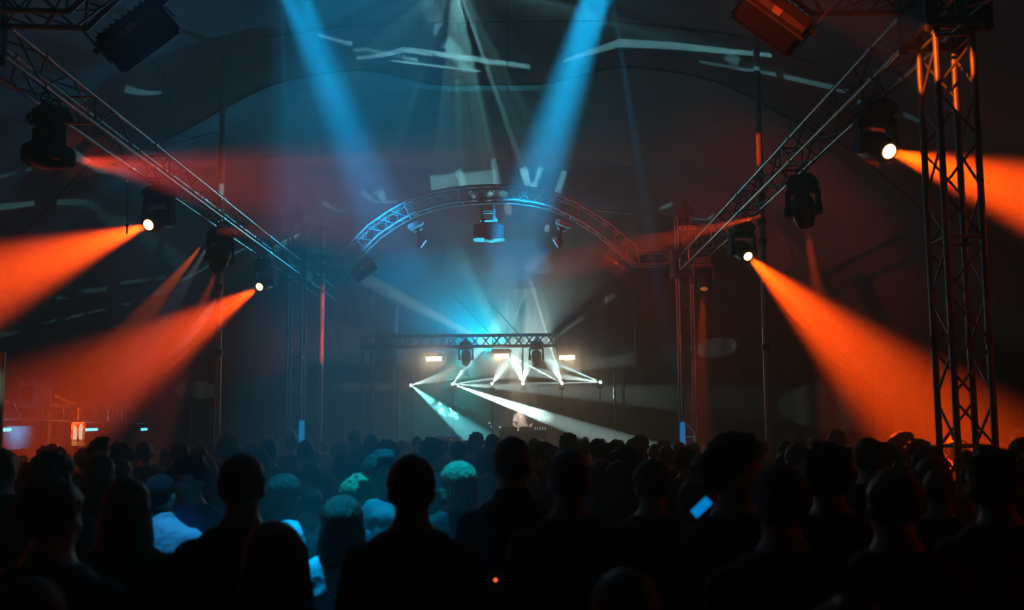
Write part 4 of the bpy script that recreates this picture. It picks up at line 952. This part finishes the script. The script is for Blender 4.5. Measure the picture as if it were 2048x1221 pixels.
# the people one can tell apart, nearest first: head centre x, head top y, head width in px
PEOPLE = [
 (823, 905, 100, 'man', 0, 'broad-shouldered person in black seen from behind, largest silhouette at the bottom centre', 'c_black', 'hair_dark', None),
 (1023, 868, 82, 'man_collar', 0, 'tall person with long neck and collared blue-edged shirt, head highest at the centre', 'c_navy', 'hair_dark', None),
 (1137, 893, 90, 'man_crop', 0, 'person in black tee right of the tall collared one, close-cropped hair', 'c_black', 'hair_dark', None),
 (1463, 872, 100, 'man_quiff', -50, 'person turning right with swept dark hair, big silhouette right of centre', 'c_black', 'hair_dark', None),
 (485, 903, 95, 'man', 5, 'big dark head and shoulders left of centre, above the long-haired silhouette', 'c_black', 'hair_dark', None),
 (545, 1037, 118, 'woman', 10, 'black long-haired silhouette at the bottom left of centre', 'c_black', 'hair_dark', None),
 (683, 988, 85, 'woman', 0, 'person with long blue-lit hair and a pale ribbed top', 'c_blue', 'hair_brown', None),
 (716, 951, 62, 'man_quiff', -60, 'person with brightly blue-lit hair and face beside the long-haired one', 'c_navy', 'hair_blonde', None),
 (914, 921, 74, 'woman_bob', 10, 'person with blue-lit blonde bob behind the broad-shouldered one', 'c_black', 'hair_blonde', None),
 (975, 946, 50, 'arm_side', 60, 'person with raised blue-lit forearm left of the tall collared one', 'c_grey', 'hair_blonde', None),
 (1060, 952, 40, 'woman', -30, 'fair hair showing just right of the tall neck', 'c_grey', 'hair_blonde', None),
 (757, 904, 62, 'man_quiff', -70, 'person in profile facing right, faint blue, above the lit hair', 'c_grey', 'hair_dark', None),
 (568, 946, 68, 'woman_bob', -60, 'dark-haired person in profile facing right, pale collar', 'c_blue', 'hair_dark', None),
 (618, 968, 58, 'man_crop', 30, 'dim person in grey shirt between two profiles', 'c_grey', 'hair_brown', None),
 (384, 916, 62, 'man_quiff', 195, 'person looking back to the camera, face half blue', 'c_navy', 'hair_dark', None),
 (322, 945, 66, 'man_collar', -10, 'person in a pale collared shirt lit blue at the lower left', 'c_white', 'hair_dark', None),
 (252, 952, 92, 'woman', 15, 'long dark hair silhouette in front of the pale collared shirt', 'c_black', 'hair_dark', None),
 (105, 948, 118, 'man', -10, 'large dark silhouette low at the left, jacket edge faintly blue', 'c_navy', 'hair_dark', None),
 (104, 893, 52, 'man_curly', -60, 'curly hair rimmed bright orange at the left', 'c_black', 'hair_brown', None),
 (35, 911, 40, 'man_curly', -40, 'dark curly head with orange rim near the left edge', 'c_black', 'hair_brown', None),
 (4, 893, 62, 'man_crop', 0, 'dark head cut by the left picture edge', 'c_black', 'hair_dark', None),
 (196, 877, 44, 'man_quiff', -80, 'dark profile facing right in front of the red glow', 'c_black', 'hair_dark', None),
 (243, 889, 50, 'man_curly', 0, 'curly dark head right of the profile in the red glow', 'c_black', 'hair_dark', None),
 (289, 881, 34, 'man_crop', 0, 'small round head under the shortest blue tube', 'c_black', 'hair_dark', None),
 (362, 882, 38, 'man', 0, 'dark head left of the left pole foot', 'c_black', 'hair_dark', None),
 (398, 892, 36, 'woman', 0, 'lower dark head just left of the left pole foot', 'c_black', 'hair_dark', None),
 (459, 873, 36, 'man_curly', 0, 'tousled head just right of the left pole', 'c_black', 'hair_dark', None),
 (501, 886, 30, 'woman', 0, 'small dark head between the left pole and the left far tower', 'c_black', 'hair_dark', None),
 (537, 859, 17, 'man_quiff', 200, 'distant face turned back, left of the left far tower', 'c_black', 'hair_dark', None),
 (554, 867, 16, 'man_quiff', 170, 'distant face right beside the tower foot at the left', 'c_black', 'hair_dark', None),
 (538, 877, 36, 'man', 0, 'round dark head in front of the two distant faces', 'c_black', 'hair_dark', None),
 (583, 869, 26, 'man', 0, 'dark head against the blue-lit left tower wrap', 'c_black', 'hair_dark', None),
 (611, 878, 38, 'man_crop', 10, 'dark head just right of the left tower wrap', 'c_black', 'hair_dark', None),
 (650, 884, 18, 'man_up', 0, 'distant person with one hand raised right of the orange pole', 'c_black', 'hair_dark', None),
 (708, 861, 27, 'woman_bob', 0, 'dark head with cap-like hair in front of the slender stage tower', 'c_black', 'hair_dark', None),
 (742, 867, 30, 'man', 0, 'taller dark head right of the slender stage tower', 'c_black', 'hair_dark', None),
 (775, 883, 44, 'man_curly', 0, 'wide curly head below the narrow tower by the stage', 'c_black', 'hair_dark', None),
 (804, 880, 22, 'man_crop', 0, 'small head left of the stage edge', 'c_black', 'hair_dark', None),
 (834, 871, 22, 'man', 0, 'small head in line with the smoke', 'c_black', 'hair_dark', None),
 (864, 879, 46, 'man_curly', 20, 'wide curly head under the smoke', 'c_black', 'hair_dark', None),
 (916, 881, 34, 'man', 0, 'dark head left of the bright-rimmed ones before the stage', 'c_black', 'hair_dark', None),
 (954, 867, 30, 'man_curly', 0, 'head with rim light just left of the tall person', 'c_black', 'hair_dark', None),
 (984, 866, 33, 'man_crop', 0, 'round head touching the tall person at the left', 'c_black', 'hair_dark', None),
 (968, 896, 40, 'woman', 0, 'lower round head left of the tall person', 'c_navy', 'hair_dark', None),
 (1068, 876, 26, 'man', 0, 'dark head just right of the tall person', 'c_black', 'hair_dark', None),
 (1138, 869, 36, 'man_curly', 0, 'shaggy head above the close-cropped person', 'c_black', 'hair_dark', None),
 (1168, 878, 28, 'man', 0, 'dark head right of the shaggy one', 'c_black', 'hair_dark', None),
 (1194, 876, 34, 'man', 0, 'smooth round head left of the raised lit hand', 'c_black', 'hair_dark', None),
 (1231, 877, 34, 'man_crop', 0, 'broad round head directly left of the raised lit hand', 'c_black', 'hair_brown', None),
 (1278, 886, 32, 'man_curly', 0, 'frizzy rim-lit head below the raised lit hand', 'c_black', 'hair_brown', None),
 (1268, 893, 15, 'woman_up', 0, 'far person whose raised hand glows orange', 'c_black', 'hair_dark', None),
 (1309, 887, 28, 'man_crop', 0, 'pale-rimmed head right of the frizzy one', 'c_black', 'hair_brown', None),
 (1332, 890, 34, 'man', 0, 'dark head with spiky rim left of the right far tower', 'c_black', 'hair_dark', None),
 (1371, 897, 40, 'man_quiff', 0, 'dark head in front of the right far tower foot', 'c_black', 'hair_dark', None),
 (1398, 906, 38, 'woman', 0, 'dark bobbed head right of the right far tower foot', 'c_black', 'hair_dark', None),
 (1250, 894, 56, 'man_curly', 60, 'curly person half turned left with a faint blue cheek', 'c_black', 'hair_dark', None),
 (1303, 916, 76, 'man', 0, 'large dark head in front of the far tower at the right', 'c_black', 'hair_dark', None),
 (1205, 918, 50, 'woman', 10, 'long-haired head right of the close-cropped person', 'c_grey', 'hair_brown', None),
 (1403, 914, 52, 'woman_bob', 0, 'dark head left of the person turning right', 'c_black', 'hair_dark', None),
 (1523, 878, 28, 'man_crop', 0, 'round head beside the foot of the right pole', 'c_black', 'hair_dark', None),
 (1571, 880, 36, 'man', 0, 'dark head right of the right pole', 'c_black', 'hair_dark', None),
 (1595, 873, 30, 'man_curly', 0, 'dark head just above the low heads right of the pole', 'c_black', 'hair_dark', None),
 (1631, 869, 30, 'man', 0, 'dark head left of the white-rimmed one', 'c_black', 'hair_dark', None),
 (1672, 857, 34, 'man_crop', 60, 'taller head with a thin white rim at the edge of the red beam', 'c_black', 'hair_dark', None),
 (1655, 893, 104, 'man_curly', 0, 'large soft dark head right of the blue glint', 'c_black', 'hair_dark', None),
 (1736, 873, 60, 'man', 0, 'big round head in the red beam', 'c_black', 'hair_dark', None),
 (1768, 883, 42, 'man', 10, 'dark head tucked behind the big round one in the red beam', 'c_black', 'hair_dark', None),
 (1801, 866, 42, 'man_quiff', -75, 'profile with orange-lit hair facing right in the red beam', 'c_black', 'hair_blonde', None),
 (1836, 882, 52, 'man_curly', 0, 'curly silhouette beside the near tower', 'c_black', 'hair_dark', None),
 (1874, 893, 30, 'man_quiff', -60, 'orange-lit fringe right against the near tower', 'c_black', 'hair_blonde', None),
 (2036, 858, 30, 'man_crop', 40, 'small orange-lit head at the right picture edge', 'c_black', 'hair_brown', None),
 (2044, 873, 56, 'man', 0, 'dark head overlapping the orange-lit one at the right edge', 'c_black', 'hair_dark', None),
 (1575, 897, 50, 'woman', 0, 'dark head low between pole and soft large head', 'c_black', 'hair_dark', None),
 (1560, 925, 115, 'man', 0, 'very dark large head low right of centre', 'c_black', 'hair_dark', None),
 (1785, 930, 112, 'man_crop', 0, 'very dark large head low left of the near tower', 'c_black', 'hair_dark', None),
 (1990, 905, 112, 'man_curly', 0, 'large fuzzy dark head at the lower right corner', 'c_red', 'hair_dark', None),
 (1862, 912, 62, 'woman', 0, 'dark long-haired head in front of the near tower foot', 'c_navy', 'hair_dark', None),
 (1390, 955, 80, 'woman_bob', -20, 'dark person left of the turned one, lit sleeve at the shoulder', 'c_black', 'hair_dark', None),
]
for (px, top, wd, var, rot, label, shirt, hair, g) in PEOPLE:
    at_head(px, top, wd, var, D(rot), label, shirt, hair, g)
# low heads right in front of the camera
for (px, top, Y, var, label) in ((1250, 1128, 1.75, 'man_crop', 'dark head low in front at the bottom, faint red cheek'), (1700, 1185, 1.6, 'man', 'top of a dark head at the lower right bottom edge'), (60, 1150, 2.0, 'woman', 'top of a dark head at the bottom left corner')):
    p = pix(px, top, Y); person(var, (p.x, Y, 0), 0, p.z / 1.80, label); PLACED.append((p.x, Y))
# the packed rows between them, up to the stage
rnd = random.Random(11)
def free(x, y, d):
    return all((x - a) ** 2 + (y - b) ** 2 > d * d for a, b in PLACED)
ZONES = (('left', 'dark head in the packed crowd left of the left far tower', 'crowd at the left'), ('middle', 'dark head in the packed rows right before the stage', 'crowd before the stage'), ('right', 'dark head in the packed crowd right of the right far tower', 'crowd at the right'))
LAND = [(20, 'the left picture edge'), (95, 'the orange-lit curls'), (160, 'the orange poster'), (235, 'the red profile'), (290, 'the shortest blue tube'), (345, 'the back-lit person looking back'), (435, 'the left pole'), (490, 'the big left silhouette'), (590, 'the left far tower'), (643, 'the slim orange pole'), (735, 'the slender stage tower'), (793, 'the narrow stage tower'), (823, 'the broad-shouldered person'), (868, 'the left strobe'), (915, 'the blonde bob'), (960, 'the smoke'), (1003, 'the middle strobe'), (1045, 'the performer'), (1090, 'the audio mixer'), (1134, 'the right strobe'), (1201, 'the last white beam light'), (1268, 'the raised orange hand'), (1330, 'the right arch foot'), (1378, 'the right far tower'), (1463, 'the person turning right'), (1535, 'the right pole'), (1600, 'the blue glint'), (1672, 'the white-rimmed head'), (1736, 'the big round head'), (1801, 'the orange-haired profile'), (1880, 'the near tower left chord'), (1960, 'the near tower right chord'), (2030, 'the right picture edge')]
LABS = set(); cnt = 0
for _ in range(12000):
    y = rnd.uniform(5.2, 20.6) if rnd.random() < .8 else rnd.uniform(4.2, 8)
    px = rnd.uniform(-20, 2070); x = pix(px, 880, y).x
    if abs(x) > 9.6 or (x < -8.0 and y > 13): continue
    if not free(x, y, .50 if y < 9 else .44): continue
    if any((x - a) ** 2 + (y - b) ** 2 < .4 ** 2 for a, b in ((XR, YN), (XL, YN), (XR, YF), (XL, YF), (4.08, 14.2), (-5.0, 15.0))): continue
    hgt = rnd.gauss(1.715, .05); hgt = max(1.58, min(1.80, hgt))
    ptop = AY + 153 - (hgt - EYE) / y * F
    if y < 6.5 and rnd.random() < .5: continue
    zone = ZONES[0] if px < 560 else ZONES[1] if px < 1400 else ZONES[2]
    dist = 'nearer' if y < 9 else 'middle' if y < 13 else 'far'
    var = rnd.choice(['man', 'man_crop', 'man_curly', 'woman', 'woman_bob', 'man', 'man_quiff'])
    row = {'nearer': 'nearer rows', 'middle': 'middle rows', 'far': 'farthest rows'}[dist]
    lm = min(LAND, key=lambda t: abs(t[0] - px)); rel = 'just right of' if px > lm[0] + 6 else 'just left of' if px < lm[0] - 6 else 'in line with'
    lab = '%s dark head %s %s, %s' % ({'man': 'short-haired', 'man_crop': 'close-cropped', 'man_curly': 'curly', 'woman': 'long-haired', 'woman_bob': 'bob-haired', 'man_quiff': 'tousled'}[var], rel, lm[1], row)
    if lab in LABS: continue
    LABS.add(lab)
    person(var, (x, y, 0), rnd.uniform(-.5, .5), hgt / 1.80, lab, rnd.choice(['c_black', 'c_navy', 'c_grey', 'c_black']), rnd.choice(['hair_dark', 'hair_dark', 'hair_brown']), zone[2], rnd.choice(['skin', 'skin2']))
    PLACED.append((x, y)); cnt += 1
    if cnt >= 190: break
# the performer
pp = pix(1047, 818, 23.1)
person('performer', (pp.x - .02, 23.05, ST), PI, .97, 'performer in a white tee bending over the gear table', 'c_white', 'hair_dark')
# glowing stand-ins in the crowd: a blue-lit sleeve and an orange glint
c = pix(1402, 1015, 2.9); o = thing('phone', 'phone held low, its screen a slanting blue patch right of centre', 'phone', c)
Rm = Matrix.Translation(c) @ Matrix.Rotation(D(-42), 4, 'Y')
MB().box((0, 0, 0), (.075, .010, .036), Rm, .004).build('case', M['black'], o); MB().box((0, -.0065, 0), (.070, .002, .031), Rm).build('screen', emis('blue_screen', (0.0, .22, .62), 1.0), o)  # blue light on a sleeve, made as a small glowing panel
c = pix(991, 1161, 3.715); o = MB().ell(c, (.008, .008, .008), None, 12, 8).build('ring_button', M['led_red']); tag(o, 'tiny glowing orange dot on the back of the tall collared person', 'button')  # blurred orange glint made as a glowing bead
